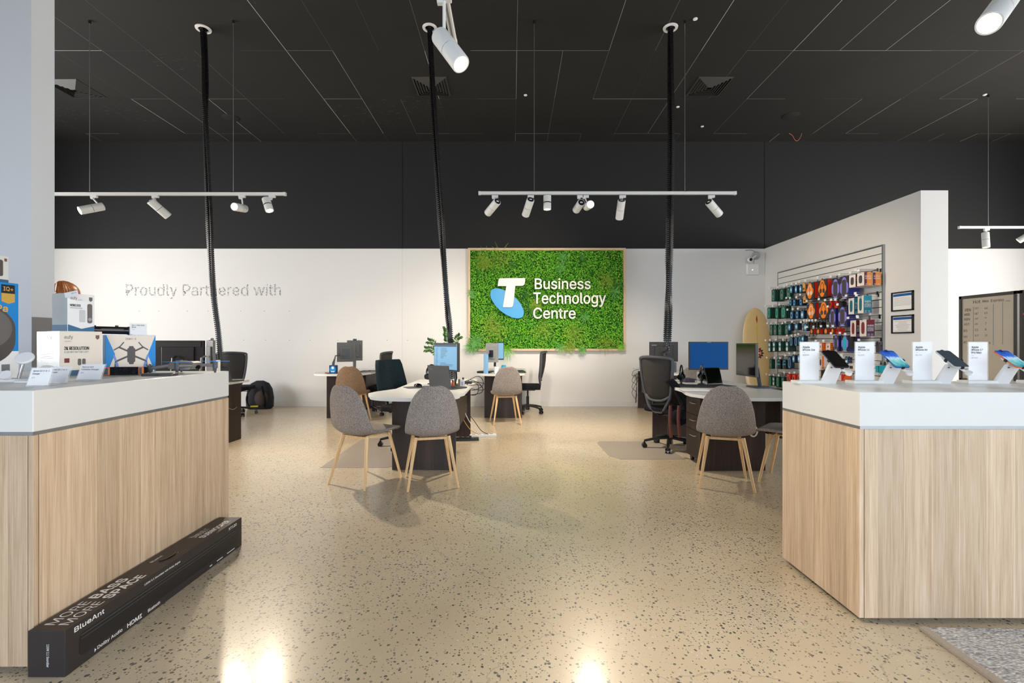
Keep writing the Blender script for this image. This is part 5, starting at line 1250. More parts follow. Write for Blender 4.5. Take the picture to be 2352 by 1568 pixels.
for k in range(4):
    a0 = PI/4+PI/2*k; prism(bm, [(0, 1.02)]+[(.072*math.cos(a0+b_), 1.02+.072*math.sin(a0+b_)) for b_ in (-.38, -.13, .13, .38)], 'y', -.0335, -.030)
obj('emblem_red', bm, mat('emblem_red', (186, 44, 40), .5), t)
bm = new(); cyl(bm, (0, -.035, 1.02), (0, -.028, 1.02), .022, seg=16); obj('emblem_centre', bm, CARD, t)
bm = new(); prism(bm, [(0, 1.72), (.016, 1.64), (.0, 1.56), (-.016, 1.64)], 'y', -.031, -.026, 0); obj('feather_red', bm, MATS['emblem_red'], t)
bm = new(); prism(bm, [(-.0, 1.56), (.018, 1.46), (-.004, 1.34), (-.02, 1.46)], 'y', -.032, -.027, 0); obj('feather_yellow', bm, mat('feather_yellow', (214, 190, 60), .5), t)

# ------------------------------------------------------------------ whiteboards at the far right
WB = mat('whiteboard_film', (176, 166, 150), .25, var=.02); MK = mat('marker_ink', (56, 54, 52), .6, var=0)
xb = 6.85
def board(label, y0, y1, z0, z1, grp='framed whiteboards'):
    t = thing('whiteboard', label, 'whiteboard', (xb, (y0+y1)/2, 0), 0, grp); hy = (y1-y0)/2
    bm = new(); f = .045
    for a in ((-hy, hy, z0, z0+f), (-hy, hy, z1-f, z1), (-hy, -hy+f, z0, z1), (hy-f, hy, z0, z1)): bx(bm, -.02, .02, a[0], a[1], a[2], a[3], bev=.003)
    obj('board_frame', bm, mat('board_black', (38, 33, 30), .45), t)
    bm = new(); bx(bm, -.008, .008, -hy+f, hy-f, z0+f, z1-f); obj('writing_surface', bm, WB, t)
    for s in (-1, 1):
        bm = new(); bx(bm, -.018, .018, s*(hy-.06)-.018, s*(hy-.06)+.018, 0.03, z0); bx(bm, -.25, .25, s*(hy-.06)-.018, s*(hy-.06)+.018, 0, .03); obj('leg', bm, BLK, t)
    return t, hy
yb0, yb1 = xb*F/(2339-CX), xb*F/(2205-CX)
t, hy = board('whiteboard with handwritten figures in a dark frame, beyond the right counter', yb0, yb1, .62, ZZ(667, yb0))
def wr(s, cx_, cy_, hpx, wpx):
    px, py = 2190+cx_/6.03, 640+cy_/6.03; Y = xb*F/(px-CX); h = hpx/6.03/F*Y; w = abs(xb*F/(px-CX)-xb*F/(px+wpx/6.03-CX))
    text('handwriting', s, (-.0095, Y-(yb0+yb1)/2, ZZ(py, Y)), (0, -1, .0), (0, .0, 1), w, h, MK, t)
for a in (('Hot', 280, 345, 45, 100), ('Mess', 410, 330, 36, 85), ('Express', 528, 332, 48, 180), ('Green', 738, 315, 18, 60), ('PDN', 168, 455, 40, 80), ('MBB', 160, 515, 34, 75), ('NBN', 158, 580, 34, 78), ('HST', 155, 650, 34, 75), ('PS', 152, 738, 34, 48), ('MS', 150, 818, 30, 52),
          ('197', 302, 428, 30, 50), ('187', 302, 500, 30, 52), ('40', 308, 562, 22, 42), ('20', 304, 640, 26, 42), ('22', 306, 722, 28, 44), ('57', 306, 802, 30, 50), ('66', 440, 422, 28, 42), ('63', 438, 488, 28, 42), ('14', 440, 550, 20, 28), ('7', 448, 640, 36, 16), ('8', 446, 716, 30, 18), ('19', 444, 798, 30, 34), ('AC', 145, 895, 34, 50), ('236', 470, 900, 26, 54)): wr(*a)
bm = new()
for cx_, a, b_ in ((282, 390, 900), (560, 350, 920), (690, 320, 910)):
    px = 2190+cx_/6.03; Y = xb*F/(px-CX); bx(bm, -.0095, -.0080, Y-(yb0+yb1)/2-.003, Y-(yb0+yb1)/2+.003, ZZ(640+b_/6.03, Y), ZZ(640+a/6.03, Y))
obj('ruled_lines', bm, INKG, t)
t, hy = board('second dark framed whiteboard cut off by the right edge of the photo', yb0-.85, yb0-.03, .62, ZZ(667, yb0)-.0)
bm = new(); bx(bm, -.03, -.02, hy-.09, hy-.05, 1.55, 1.63); obj('black_clip', bm, BLK, t)
bm = new(); sph(bm, (-.035, hy-.08, 1.585), .018); obj('red_magnet', bm, MATS['red_plastic'], t, smooth=True)

# ------------------------------------------------------------------ right counter: phone stands and price cards
def rsign(label, x, y, lines, price, wide=.098):
    t = thing('price_sign', label, 'sign', (x, y, RCH), 0, 'acrylic phone price signs'); hgt = .215
    bm = new(); bx(bm, -.078, .078, -.03, .035, 0, .016, bev=.002); obj('base_block', bm, WHITE2, t)
    bm = new(); bx(bm, -wide/2-.003, wide/2+.003, -.004, .004, .016, hgt+.003); obj('acrylic_sleeve', bm, ACR, t)
    bm = new(); bx(bm, -wide/2, wide/2, -.001, .001, .017, hgt); obj('card', bm, CARD, t)
    for i, s in enumerate(lines):
        wf = {'Apple': .036, 'iPhone 16e': .064, 'iPhone 16': .058, 'iPhone Air': .062, 'iPhone 17': .058, 'Pro Max': .052}[s]
        text('card_title', s, (-wide/2+.012, -.0046, hgt-.030-i*.0145-(.003 if 'p' in s else 0)), (1, 0, 0), (0, 0, 1), wf, .0125 if 'p' in s else .010, INK, t, bold=.02)
    z = hgt-.072-(.0145 if len(lines) > 2 else 0)
    text('card_from', 'From', (-wide/2+.012, -.0046, z+.016), (1, 0, 0), (0, 0, 1), .011, .004, INKG, t)
    text('card_price', price, (-wide/2+.012, -.0046, z), (1, 0, 0), (0, 0, 1), .032, .009, INKG, t)
for lb, px, ln, pr in (('price sign naming the 16e phone, leftmost of the four on the right counter', 1859, ['Apple', 'iPhone 16e'], '$999'), ('price sign priced $1,399, second from left on the right counter', 1986, ['Apple', 'iPhone 16'], '$1,399'),
                       ('price sign priced $1,799, third from left on the right counter', 2118, ['Apple', 'iPhone Air'], '$1,799'), ('price sign priced $2,199, fourth from left on the right counter', 2246, ['Apple', 'iPhone 17', 'Pro Max'], '$2,199')):
    rsign(lb, XY(px, 2.44), 2.44, ln, pr)
t = thing('price_sign', 'edge of a white price sign cut by the right photo edge', 'sign', (XY(2384, 2.44), 2.44, RCH), 0, 'acrylic phone price signs')
bm = new(); bx(bm, -.078, .078, -.03, .035, 0, .016, bev=.002); obj('base_block', bm, WHITE2, t)
bm = new(); bx(bm, -.05, .05, -.002, .002, .016, .215); obj('card', bm, CARD, t)
def scrmat(name, stops, es=.9):
    m, N, L, b = nodes(name); tc = N.new('ShaderNodeTexCoord'); sp = N.new('ShaderNodeSeparateXYZ'); L.new(tc.outputs['Generated'], sp.inputs[0])
    nz = N.new('ShaderNodeTexNoise'); nz.inputs['Scale'].default_value = 2.2; nz.inputs['Distortion'].default_value = 1.4; L.new(tc.outputs['Generated'], nz.inputs['Vector'])
    f = math_(N, L, 'ADD', sp.outputs['Y'], math_(N, L, 'MULTIPLY_ADD', nz.outputs['Fac'], .7, -.35))
    c = ramp(N, L, f, [(p, lin(k)) for p, k in stops]); L.new(c, b.inputs['Base Color']); L.new(c, b.inputs['Emission Color']); b.inputs['Emission Strength'].default_value = es; b.inputs['Roughness'].default_value = .12
    return m
SC_A = scrmat('phone_screen_blue', [(0, (40, 130, 150)), (.3, (120, 190, 190)), (.5, (190, 214, 230)), (.62, (60, 110, 200)), (1, (20, 60, 150))], .55)
SC_D = mat('phone_screen_dark', (24, 22, 22), .1, var=.2); SC_G = mat('phone_screen_grey', (74, 84, 92), .12, var=.08)
def phone_stand(label, plabel, px, body, scr, seam=False):
    x = XY(px, 2.43)
    t = thing('phone_stand', label, 'phone stand', (x, 2.43, RCH), math.radians(-5), 'white phone stands')
    bm = new()
    A = rrect(-.038, .038, -.014, .014, .012, 4); r0, r1, mid = [], [], []
    for (px_, py_) in A:
        r0.append(bm.verts.new((px_, py_, 0))); r1.append(bm.verts.new((px_*.95+.004, py_-.066, .098+(.014-py_)*.3)))
    n = len(A)
    for i in range(n): bm.faces.new((r0[i], r0[(i+1) % n], r1[(i+1) % n], r1[i]))
    bm.faces.new(r0[::-1]); bm.faces.new(r1); obj('stand_column', bm, WPL, t, smooth=True)
    bm = new(); cyl(bm, (-.02, -.074, .086), (-.02, -.066, .086), .0025, seg=8); obj('screw', bm, BLK, t)
    T = Matrix.Translation((.004, -.058, .128)) @ Matrix.Rotation(math.radians(33), 4, 'X')
    bm = new(); box(bm, (0, 0, -.010), (.05, .06, .014), bev=.004); tube(bm, [(.0, -.04, -.012), (.015, -.075, -.018), (.03, -.085, -.02)], .006); bmesh.ops.transform(bm, matrix=T, verts=bm.verts); obj('mount_head', bm, WPL, t, smooth=True)
    bm = new(); cyl(bm, (.03, -.086, -.03), (.03, -.086, -.014), .014, seg=20); bmesh.ops.transform(bm, matrix=T, verts=bm.verts); obj('cable_dial', bm, WPL, t, smooth=True)
    bm = new()
    for s in (-1, 1): box(bm, (s*.0375, -.012, 0), (.006, .016, .014), bev=.002)
    box(bm, (0, .0745, 0), (.014, .006, .014), bev=.002); box(bm, (0, -.0745, 0), (.014, .006, .014), bev=.002); bmesh.ops.transform(bm, matrix=T, verts=bm.verts); obj('grip_claws', bm, BLK, t)
    ph = thing('smartphone', plabel, 'phone', (0, 0, 0), 0, 'phones shown on stands')
    R = Matrix.Translation((x, 2.43, RCH)) @ zrot(math.radians(-5)) @ T @ Matrix.Translation((0, 0, .001))
    ph.location = R.to_translation(); ph.rotation_euler = R.to_euler()
    bm = new(); prism(bm, rrect(-.0355, .0355, -.073, .073, .011), 'z', -.004, .004); obj('phone_body', bm, body, ph, bevel=.0015)
    bm = new(); prism(bm, rrect(-.0335, .0335, -.071, .071, .010), 'z', .0039, .0044); obj('phone_screen', bm, scr, ph)
    if seam: bm = new(); bx(bm, -.033, .033, .02, .0206, .0043, .0047); bx(bm, -.033, .033, -.018, -.0174, .0043, .0047); obj('screen_lines', bm, GRYP, ph)
    else: bm = new(); prism(bm, rrect(-.009, .009, .062, .067, .0024), 'z', .0043, .0046); obj('camera_cutout', bm, BLKG, ph)
PB = mat('phone_blue', (70, 110, 176), .3, metal=.5); PK = mat('phone_black', (40, 42, 48), .3, metal=.4); PWH = mat('phone_white', (214, 216, 218), .3, metal=.3); PO = mat('phone_orange', (238, 124, 82), .3, metal=.4)
phone_stand('white phone stand holding the black phone, leftmost on the right counter', 'black smartphone with dark screen on the leftmost stand', 1900.5, PK, SC_D)
phone_stand('white phone stand holding the blue phone on the right counter', 'blue smartphone with swirling blue wallpaper on the second stand', 2033, PB, SC_A)
phone_stand('white phone stand holding the white edged phone on the right counter', 'white edged smartphone with grey screen on the third stand', 2162.5, PWH, SC_G, True)
phone_stand('white phone stand holding the orange phone at the right photo edge', 'orange smartphone with blue wallpaper on the rightmost stand', 2296.5, PO, SC_A)

# ------------------------------------------------------------------ left counter goods
ZL = LCH
def carton(name, label, c0, a, w, d, h, z, front, side, grp='boxed gadgets on the left counter', parts=None):
    """corner c0, front face running w along angle a, left face running d at right angles"""
    t = thing(name, label, 'box', (c0[0], c0[1], z), a, grp)
    bm = new(); bx(bm, 0, w, 0, d, 0, h, bev=.0012); obj('carton', bm, front, t)
    if side is not None:
        bm = new(); bx(bm, -.0008, 0, .001, d-.001, .001, h-.001); obj('side_print', bm, side, t)
    return t
# robot vacuum carton: printed face looks to +X
t = thing('vacuum_box', 'tall bright blue carton printed with a dark round robot vacuum, cut by the left edge', 'box', (-2.33, 2.2, ZL), 0, 'boxed gadgets on the left counter')
hb = .452
bm = new(); bx(bm, -.13, 0, -.38, 0, 0, hb, bev=.002); obj('carton', bm, BLUEP, t)
bm = new(); bx(bm, -.001, .0008, -.379, -.001, .001, .135); obj('white_base_print', bm, CARD, t)
bm = new(); prism(bm, [(-.165+.15*math.cos(2*PI*k/40), .235+.115*math.sin(2*PI*k/40)) for k in range(40)], 'x', .0009, .0016); prism(bm, [(-.165+.15*math.cos(2*PI*k/40), .185+.115*math.sin(2*PI*k/40)) for k in range(40)], 'x', .0006, .0010); prism(bm, [(-.315, .185), (-.015, .185), (-.015, .235), (-.315, .235)], 'x', .0006, .0012); obj('vacuum_print', bm, DGRAY, t)
bm = new(); prism(bm, [(-.165+.135*math.cos(2*PI*k/40), .24+.10*math.sin(2*PI*k/40)) for k in range(40)], 'x', .0016, .0022); obj('vacuum_lid_print', bm, mat('lid_grey', (110, 106, 104), .4), t)
bm = new(); bx(bm, .0008, .0016, -.075, -.018, hb-.05, hb-.01, mi=0); prism(bm, [(-.075, hb-.05), (-.018, hb-.05), (-.018, hb-.088), (-.046, hb-.098), (-.075, hb-.088)], 'x', .0008, .0016, 1); obj('corner_badge', bm, [BLK, mat('gold_print', (216, 170, 80), .4)], t)
text('badge_lettering', 'IQ+', (.0024, -.068, hb-.04), (0, 1, 0), (0, 0, 1), .042, .02, mat('gold_ink', (222, 184, 110), .4, var=0), t, bold=.02)
text('suction_lettering', '1300Pa', (.0024, -.215, hb-.135), (0, 1, 0), (0, 0, 1), .165, .03, MATS['gold_ink'], t, bold=.04)
bm = new(); bx(bm, .0008, .0016, -.075, -.04, .045, .075); obj('icon_print', bm, INKG, t)
def bell(t, x, y, w, h, ring=True, ax='x'):
    bm = new(); pts = rrect(x, x+w, y, y+h, w*.42)
    prism(bm, pts, ax, *((.0009, .0016) if ax == 'x' else (-.0018, -.001))); o = obj('doorbell_print', bm, DGRAY, t)
t = thing('doorbell_box', 'small white carton printed with a doorbell, on top of the blue vacuum carton', 'box', (-2.345, 2.17, ZL+hb), 0, 'boxed gadgets on the left counter')
bm = new(); bx(bm, -.08, 0, -.2, 0, 0, .122, bev=.001); obj('carton', bm, WHITE2, t)
bm = new(); bx(bm, .0, .0008, -.199, -.001, .0, .014); obj('blue_band', bm, mat('dusk_blue', (52, 96, 132), .5), t)
bell(t, -.045, .028, .02, .075)
bm = new(); bx(bm, .0, .0012, -.018, -.008, .098, .112); obj('shield_print', bm, mat('shield_brown', (120, 84, 70), .5), t)
t = thing('camera_box', 'pale grey carton at the very top of the stack on the left edge', 'box', (-2.36, 2.125, ZL+hb+.122), 0, 'boxed gadgets on the left counter')
bm = new(); bx(bm, -.09, 0, -.16, 0, 0, .155, bev=.001); obj('carton', bm, mat('pale_card', (206, 208, 206), .5), t)
bm = new(); bx(bm, .0, .001, -.12, -.012, .095, .12); obj('dark_print', bm, DGRAY, t)
# camera kit carton
a = math.radians(62)
SILV = mat('silver_film', (176, 186, 190), .22, metal=.25, var=.12, scale=14)
c0 = (-2.33, 2.40); w_, d_, h_ = .175, .29, .235
t = carton('camera_kit_box', 'cream carton reading 2K RESOLUTION with silvery side, lower of the stacked pair', c0, a, w_, d_, h_, ZL, CREAM, SILV)
fr = lambda s, x, z, w, h, m=INK, b_=0: text('carton_lettering', s, (x, -.0012, z), (1, 0, 0), (0, 0, 1), w, h, m, t, bold=b_)
fr('eufy', .018, h_-.045, .034, .024, INKG); fr('SECURITY', .020, h_-.056, .026, .005, INKG)
fr('2K RESOLUTION', .018, h_-.098, .100, .017, INK, .03); fr('& 180 DAY BATTERY LIFE*', .018, h_-.114, .100, .010, INKG)
bm = new(); bx(bm, .018, .038, -.001, 0, h_-.165, h_-.142, mi=0); [prism(bm, rrect(.072+i*.018, .086+i*.018, h_-.18, h_-.145, .006), 'y', -.001, 0, 1) for i in range(2)]; obj('picture_print', bm, [MAROON, DGRAY], t)
bm = new(); prism(bm, [(w_-.028, h_-.02), (w_-.012, h_-.02), (w_-.012, h_-.036), (w_-.02, h_-.044), (w_-.028, h_-.036)], 'y', -.001, 0); obj('shield_print', bm, MATS['shield_brown'], t)
bm = new(); bx(bm, .001, w_-.001, -.0009, 0, .001, .03); obj('teal_band', bm, MATS['dusk_blue'], t)
def sidetext(s, y0, z, w, h, m=INKG): text('side_lettering', s, (-.0014, y0, z), (0, -1, 0), (0, 0, 1), w, h, m, t)
sidetext('eufy', .17, h_-.045, .075, .024); sidetext('SECURITY', .165, h_-.058, .06, .005)
bm = new(); rd = random.Random(8); [bx(bm, -.0014, -.0008, .06+rd.uniform(0, .02), .24, h_-.075-i*.0085, h_-.0735-i*.0085) for i in range(9)]; obj('side_small_print', bm, INKG, t)
# doorbell carton on top
a = math.radians(75); c1 = (-2.19+.0, 2.32); 
w2, d2, h2 = .125, .115, .200
c1 = (-2.327, 2.44)
t = carton('wireless_doorbell_box', 'white carton reading WIRELESS with a doorbell picture, upper of the stacked pair', c1, a, w2, d2, h2, ZL+h_, CARD, SILV)
h_u = h2
fr('eufy', .012, h2-.036, .030, .020, INKG); fr('SECURITY', .045, h2-.034, .022, .004, INKG); fr('WIRELESS', .010, h2-.068, .048, .012, INK, .03); fr('1080P RESOLUTION', .010, h2-.079, .055, .006, INKG)
bm = new(); prism(bm, rrect(.090, .113, .045, .150, .009), 'y', -.0012, 0); obj('doorbell_print', bm, DGRAY, t)
bm = new(); prism(bm, [(.1015+.009*math.cos(2*PI*k/20), .066+.009*math.sin(2*PI*k/20)) for k in range(20)], 'y', -.0018, -.001); obj('button_print', bm, LGRY, t)
bm = new(); prism(bm, rrect(.052, .080, .05, .115, .004), 'y', -.0012, 0); obj('chime_print', bm, mat('chime_grey', (206, 206, 208), .5), t)
bm = new(); prism(bm, [(0.001, .001), (w2-.001, .001), (w2-.001, .03), (w2*.5, .014), (.001, .036)], 'y', -.0008, 0); bx(bm, -.0013, -.0008, .001, d2-.001, .001, .034); obj('blue_band', bm, mat('print_teal_blue', (30, 104, 144), .5), t)
bm = new(); prism(bm, [(.098, h2-.014), (.114, h2-.014), (.114, h2-.030), (.106, h2-.038), (.098, h2-.030)], 'y', -.001, 0); obj('shield_print', bm, DGRAY, t)
t2 = thing('price_ticket', 'slanted white price ticket stuck on top of the upper doorbell carton', 'price ticket', W(164, 675, 2.425), 0)
bm = new(); box(bm, (0, 0, 0), (.07, .001, .026), Matrix.Rotation(math.radians(-12), 4, 'Y'), 0); obj('ticket', bm, CARD, t2)
text('ticket_price', '$279', (.002, -.0012, -.001), (.98, 0, .2), (-.2, 0, .98), .026, .008, INK, t2)
# drone carton
t = thing('drone_box', 'cream and blue carton printed with a grey quadcopter drone', 'box', (-2.287, 2.62, ZL), math.radians(49), 'boxed gadgets on the left counter')
w3, h3 = .229, .219
bm = new(); bx(bm, 0, w3, 0, .09, 0, h3, bev=.001); obj('carton', bm, BLUEP, t)
bm = new(); prism(bm, [(.006, .001), (w3-.004, .001), (w3-.038, h3*.5-.005), (w3-.002, h3-.001), (.004, h3-.001), (.042, h3*.5)], 'y', -.0008, 0); obj('cream_panel', bm, CREAM, t)
DR = DGRAY; bm = new()
prism(bm, rrect(w3*.5-.018, w3*.5+.018, .06, .145, .009), 'y', -.002, -.0008); prism(bm, rrect(w3*.5-.011, w3*.5+.011, .05, .155, .005), 'y', -.0018, -.0008)
def bar2(bm, x0, z0, x1, z1, wd, y0=-.0017, y1=-.0008, mi=0):
    d = Vector((x1-x0, z1-z0)).normalized(); n = Vector((-d.y, d.x))*wd/2; prism(bm, [(x0+n.x, z0+n.y), (x1+n.x, z1+n.y), (x1-n.x, z1-n.y), (x0-n.x, z0-n.y)], 'y', y0, y1, mi)
for s in (-1, 1):
    c = w3*.5; s = s*.8
    bar2(bm, c+s*.015, .124, c+s*.068, .148, .009); bar2(bm, c+s*.015, .098, c+s*.090, .066, .010)
    bar2(bm, c+s*.098, .132, c+s*.064, .152, .006, -.0022, -.0012); bar2(bm, c+s*.064, .152, c+s*.042, .178, .005, -.0022, -.0012)
    bar2(bm, c+s*.086, .074, c+s*.090, .034, .008, -.0022, -.0012)
obj('drone_print', bm, DR, t)
bm = new()
for s in (-.8, .8): bar2(bm, w3*.5+s*.086, .070, w3*.5+s*.098, .104, .009, -.0028, -.002); bar2(bm, w3*.5+s*.084, .062, w3*.5+s*.074, .022, .012, -.0028, -.002)
obj('blade_print', bm, mat('blade_blue', (120, 150, 220), .4), t)
text('carton_lettering', 'ZERO-X', (w3*.5-.027, -.0014, h3-.028), (1, 0, 0), (0, 0, 1), .05, .011, DGRAY, t)
text('carton_lettering', 'alto', (w3*.5-.016, -.0014, .018), (1, 0, 0), (0, 0, 1), .032, .014, mat('ink_cyan', (70, 160, 210), .5, var=0), t)
# glossy black gadget on the cream carton
t = thing('folded_drone', 'glossy black folded gadget lying on the drone carton, beside its price card', 'gadget', (XY(254, 2.70), 2.71, ZL+h3), math.radians(45))
bm = new()
for s in (-1, 1): tube(bm, smoothpts([(-.10, s*.012, .026), (-.085, s*.014, .028), (.075, s*.014, .026), (.09, s*.012, .024)], 3), .022, seg=14)
sph(bm, (-.085, 0, .028), .03); sph(bm, (.08, 0, .026), .026); obj('shell', bm, mat('gloss_bronze', (40, 34, 30), .18, coat=.6), t, smooth=True)
bm = new(); cyl(bm, (.02, -.01, .045), (.02, -.01, .056), .008); bx(bm, -.05, .05, -.040, -.034, .032, .036); obj('trim', bm, BLKG, t)
def csign(label, px0, px1, py_top, py_bot, Y, lines, price, z=ZL, lean=20, deg=0):
    x = (XY(px0, Y)+XY(px1, Y))/2; w = XY(px1, Y)-XY(px0, Y)-.008; h = (py_bot-py_top)/F*Y/math.cos(math.radians(lean))*.98
    t = thing('price_card', label, 'price card', (x, Y, z), math.radians(deg), 'leaning acrylic price cards'); M = Matrix.Rotation(math.radians(-lean), 4, 'X')
    bm = new(); bx(bm, -w/2, w/2, -.0016, .0016, 0, h); bmesh.ops.transform(bm, matrix=M, verts=bm.verts); bx(bm, -w/2, w/2, 0, .04, 0, .003); obj('acrylic_holder', bm, ACR, t)
    bm = new(); bx(bm, -w/2+.004, w/2-.004, -.0024, -.0017, .004, h-.004); bmesh.ops.transform(bm, matrix=M, verts=bm.verts); obj('card', bm, CARD, t)
    U = Vector((1, 0, 0)); V = M.to_3x3() @ Vector((0, 0, 1))
    for i, s in enumerate(lines): text('card_title', s, M @ Vector((-w/2+.012, -.0027, h*(.74-.15*i))), U, V, min(w*.7, len(s)*.0068*w/.15), h*.10, INK, t, bold=.02)
    text('card_price', price, M @ Vector((-w/2+.014, -.0027, h*.40)), U, V, .016*w/.13, h*.085, INKG, t)
csign('angled price card nearest the left counter corner', 60, 112, 844, 888, 1.86, ['Sprout Qi2 3-in-1', 'Charger'], '$99', deg=8)
csign('price card reading $129, partly behind the nearest card', 98, 157, 840, 880, 1.98, ['Sprout Qi2 2-in-1', 'Charger'], '$129', deg=-4)
csign('price card for the foldable charger, before the cream carton', 170, 236, 834, 872, 2.16, ['Sprout Qi2', 'Foldable Charger'], '$89', deg=-4)
csign('price card standing on top of the drone carton', 300, 336, 740, 769, 2.745, ['Zero-X ZXM-D200', 'Drone'], '$279', z=ZL+h3, deg=40, lean=12)
# chargers
t = thing('magnetic_charger', 'white disc charger on a chrome stem, before the blue carton', 'charger', W(22, 872, 2.1)); t.location.z = ZL
bm = new(); prism(bm, rrect(-.055, .15, -.05, .04, .03), 'z', 0, .014); obj('base_pad', bm, WPL, t, bevel=.004)
top = W(57, 822, 2.1)-t.location; dn = Vector((.05, -.01, .012))
bm = new(); tube(bm, [dn, top], .0065, seg=12); obj('chrome_stem', bm, STEEL, t, smooth=True)
nrm = Vector((.25, -.62, .6)).normalized()
bm = new(); cyl(bm, top-nrm*.006, top+nrm*.006, .033, seg=36); obj('charging_disc', bm, WPL, t, smooth=True, bevel=.003)
bm = new(); n2 = Vector((.2, -.8, .5)).normalized(); c = W(15, 862, 2.05)-t.location; lathe(bm, [(.010, 0), (.021, 0), (.021, .008), (.010, .008)], M=Matrix.Translation(c) @ frame_to(n2), seg=28); tube(bm, [c-n2*.004, (c.x-.0, c.y+.01, .014)], .009); obj('watch_ring', bm, WPL, t, smooth=True)
bm = new(); cyl(bm, c+n2*.001, c+n2*.005, .0105, seg=20); obj('ring_inner', bm, LGRY, t)
bm = new(); prism(bm, rrect(-.05, .05, -.025, .025, .02), 'z', 0, .012); tag(obj('charging_puck', bm, WPL, loc=(XY(60, 2.02), 2.03, ZL), bevel=.003), 'flat white charging pad beside the nearest price card', 'charger')
t = thing('foldable_charger', 'tilted white foldable charger behind the $129 price card', 'charger', (XY(112, 2.14), 2.14, ZL))
bm = new(); bx(bm, -.04, .05, -.02, .03, 0, .01, bev=.003); obj('base', bm, WPL, t); bm = new(); q = Vector((0, .0, .05)); nn = Vector((.5, -.2, .8)).normalized(); cyl(bm, q-nn*.005, q+nn*.005, .03, seg=28); tube(bm, [(-.02, 0, .005), q], .006); obj('tilted_disc', bm, WPL, t, smooth=True)
# tracker collar
t = thing('tracker_collar', 'black strap collar with orange framed tracker on the left counter', 'collar', (XY(275, 2.52), 2.52, ZL), math.radians(10))
bm = new(); pts = [(.13*math.cos(a_)**1, .035*math.sin(a_), .022) for a_ in [2*PI*k/40 for k in range(40)]]
for i in range(40):
    p, q = Vector(pts[i]), Vector(pts[(i+1) % 40]); v = [bm.verts.new(p+Vector((0, 0, s))) for s in (-.020, .020)]+[bm.verts.new(q+Vector((0, 0, s))) for s in (.020, -.020)]; bm.faces.new(v)
o = obj('strap', bm, BLKF, t); sm = o.modifiers.new('t', 'SOLIDIFY'); sm.thickness = .004
for px_, w in ((-.045, .032), (.115, .014)):
    y_ = -.035*math.sqrt(max(0, 1-(px_/.13)**2))
    bm = new(); box(bm, (px_, y_-.006, .023), (w+.010, .010, .042), bev=.003); o = obj('orange_frame', bm, mat('orange_trim', (226, 118, 60), .45), t)
    bm = new(); box(bm, (px_, y_-.010, .023), (w, .008, .034), bev=.003); obj('tracker_body', bm, GRYP, t)
text('strap_mark', 'U', (-.118, -.0375, .012), (1, 0, 0), (0, 0, 1), .014, .02, mat('strap_print', (214, 196, 176), .5, var=0), t)
t = thing('power_bank', 'flat dark slab lying at the counter edge before the drone', 'power bank', (XY(330, 2.36), 2.47, ZL), math.radians(14)); 
bm = new(); prism(bm, rrect(-.075, .075, -.035, .035, .012), 'z', 0, .014); obj('case', bm, mat('slab_grey', (66, 62, 62), .35), t, bevel=.003)
bm = new(); bx(bm, -.01, .01, -.0356, -.035, .005, .008); obj('port', bm, BLKG, t)
# drone on the counter
t = thing('quadcopter_drone', 'grey quadcopter drone with blue propellers standing on the left counter', 'drone', (XY(420, 2.66), 2.68, ZL), math.radians(-6))
DG = mat('drone_grey', (128, 122, 116), .4)
bm = new(); prism(bm, [(-.082, .028), (-.06, .022), (.05, .022), (.075, .034), (.082, .058), (.06, .068), (-.055, .068), (-.082, .052)], 'y', -.035, .035); obj('drone_body', bm, DG, t, bevel=.006)
bm = new(); prism(bm, [(.0, .02), (.055, .022), (.07, .05), (.0, .06)], 'y', -.0375, -.034); obj('vent_panel', bm, LGRY, t); bm = new(); cyl(bm, (.085, 0, .035), (.072, 0, .035), .012); obj('camera_eye', bm, BLKG, t)
for k, (ax_, ay_) in enumerate(((-.165, -.06), (.145, .05), (-.13, .12), (.015, -.075))):
    st = Vector((.07 if ax_ > 0 else -.07, .03*(1 if ay_ > 0 else -1), .045)); en = Vector((ax_, ay_, .045 if ax_ > 0 or ay_ > 0 else .028))
    bm = new(); tube(bm, [st, st.lerp(en, .5), en], .009, seg=10); ar = obj('rotor_arm', bm, DG, t, smooth=True)
    bm = new(); cyl(bm, en+Vector((0, 0, -.018)), en+Vector((0, 0, .018)), .013, seg=18); cyl(bm, (en.x, en.y, 0), en+Vector((0, 0, -.015)), .005, .010, seg=10); obj('motor_leg', bm, GRYP, ar, smooth=True)
    bm = new(); m_ = BLUEP if k in (1, 3) else mat('propeller_grey', (96, 96, 98), .4)
    an = (.15, .1, .8, .05)[k]
    for s in (-1, 1):
        L3 = .085 if k in (1, 3) else .03; dirv = Vector((math.cos(an), math.sin(an), 0))*s; nr = Vector((-dirv.y, dirv.x, 0)); c = en+Vector((0, 0, .021))
        v0 = [c+nr*.004, c+dirv*L3*.35+nr*.010, c+dirv*L3*.85+nr*.006, c+dirv*L3, c+dirv*L3*.85-nr*.005, c+dirv*L3*.3-nr*.007, c-nr*.004]
        A = [bm.verts.new(p) for p in v0]; B = [bm.verts.new(p+Vector((0, 0, .002))) for p in v0]; n = len(A)
        bm.faces.new(A[::-1]); bm.faces.new(B); [bm.faces.new((A[i], A[(i+1) % n], B[(i+1) % n], B[i])) for i in range(n)]
    cyl(bm, en+Vector((0, 0, .016)), en+Vector((0, 0, .026)), .006, seg=12); obj('propeller', bm, m_, ar)

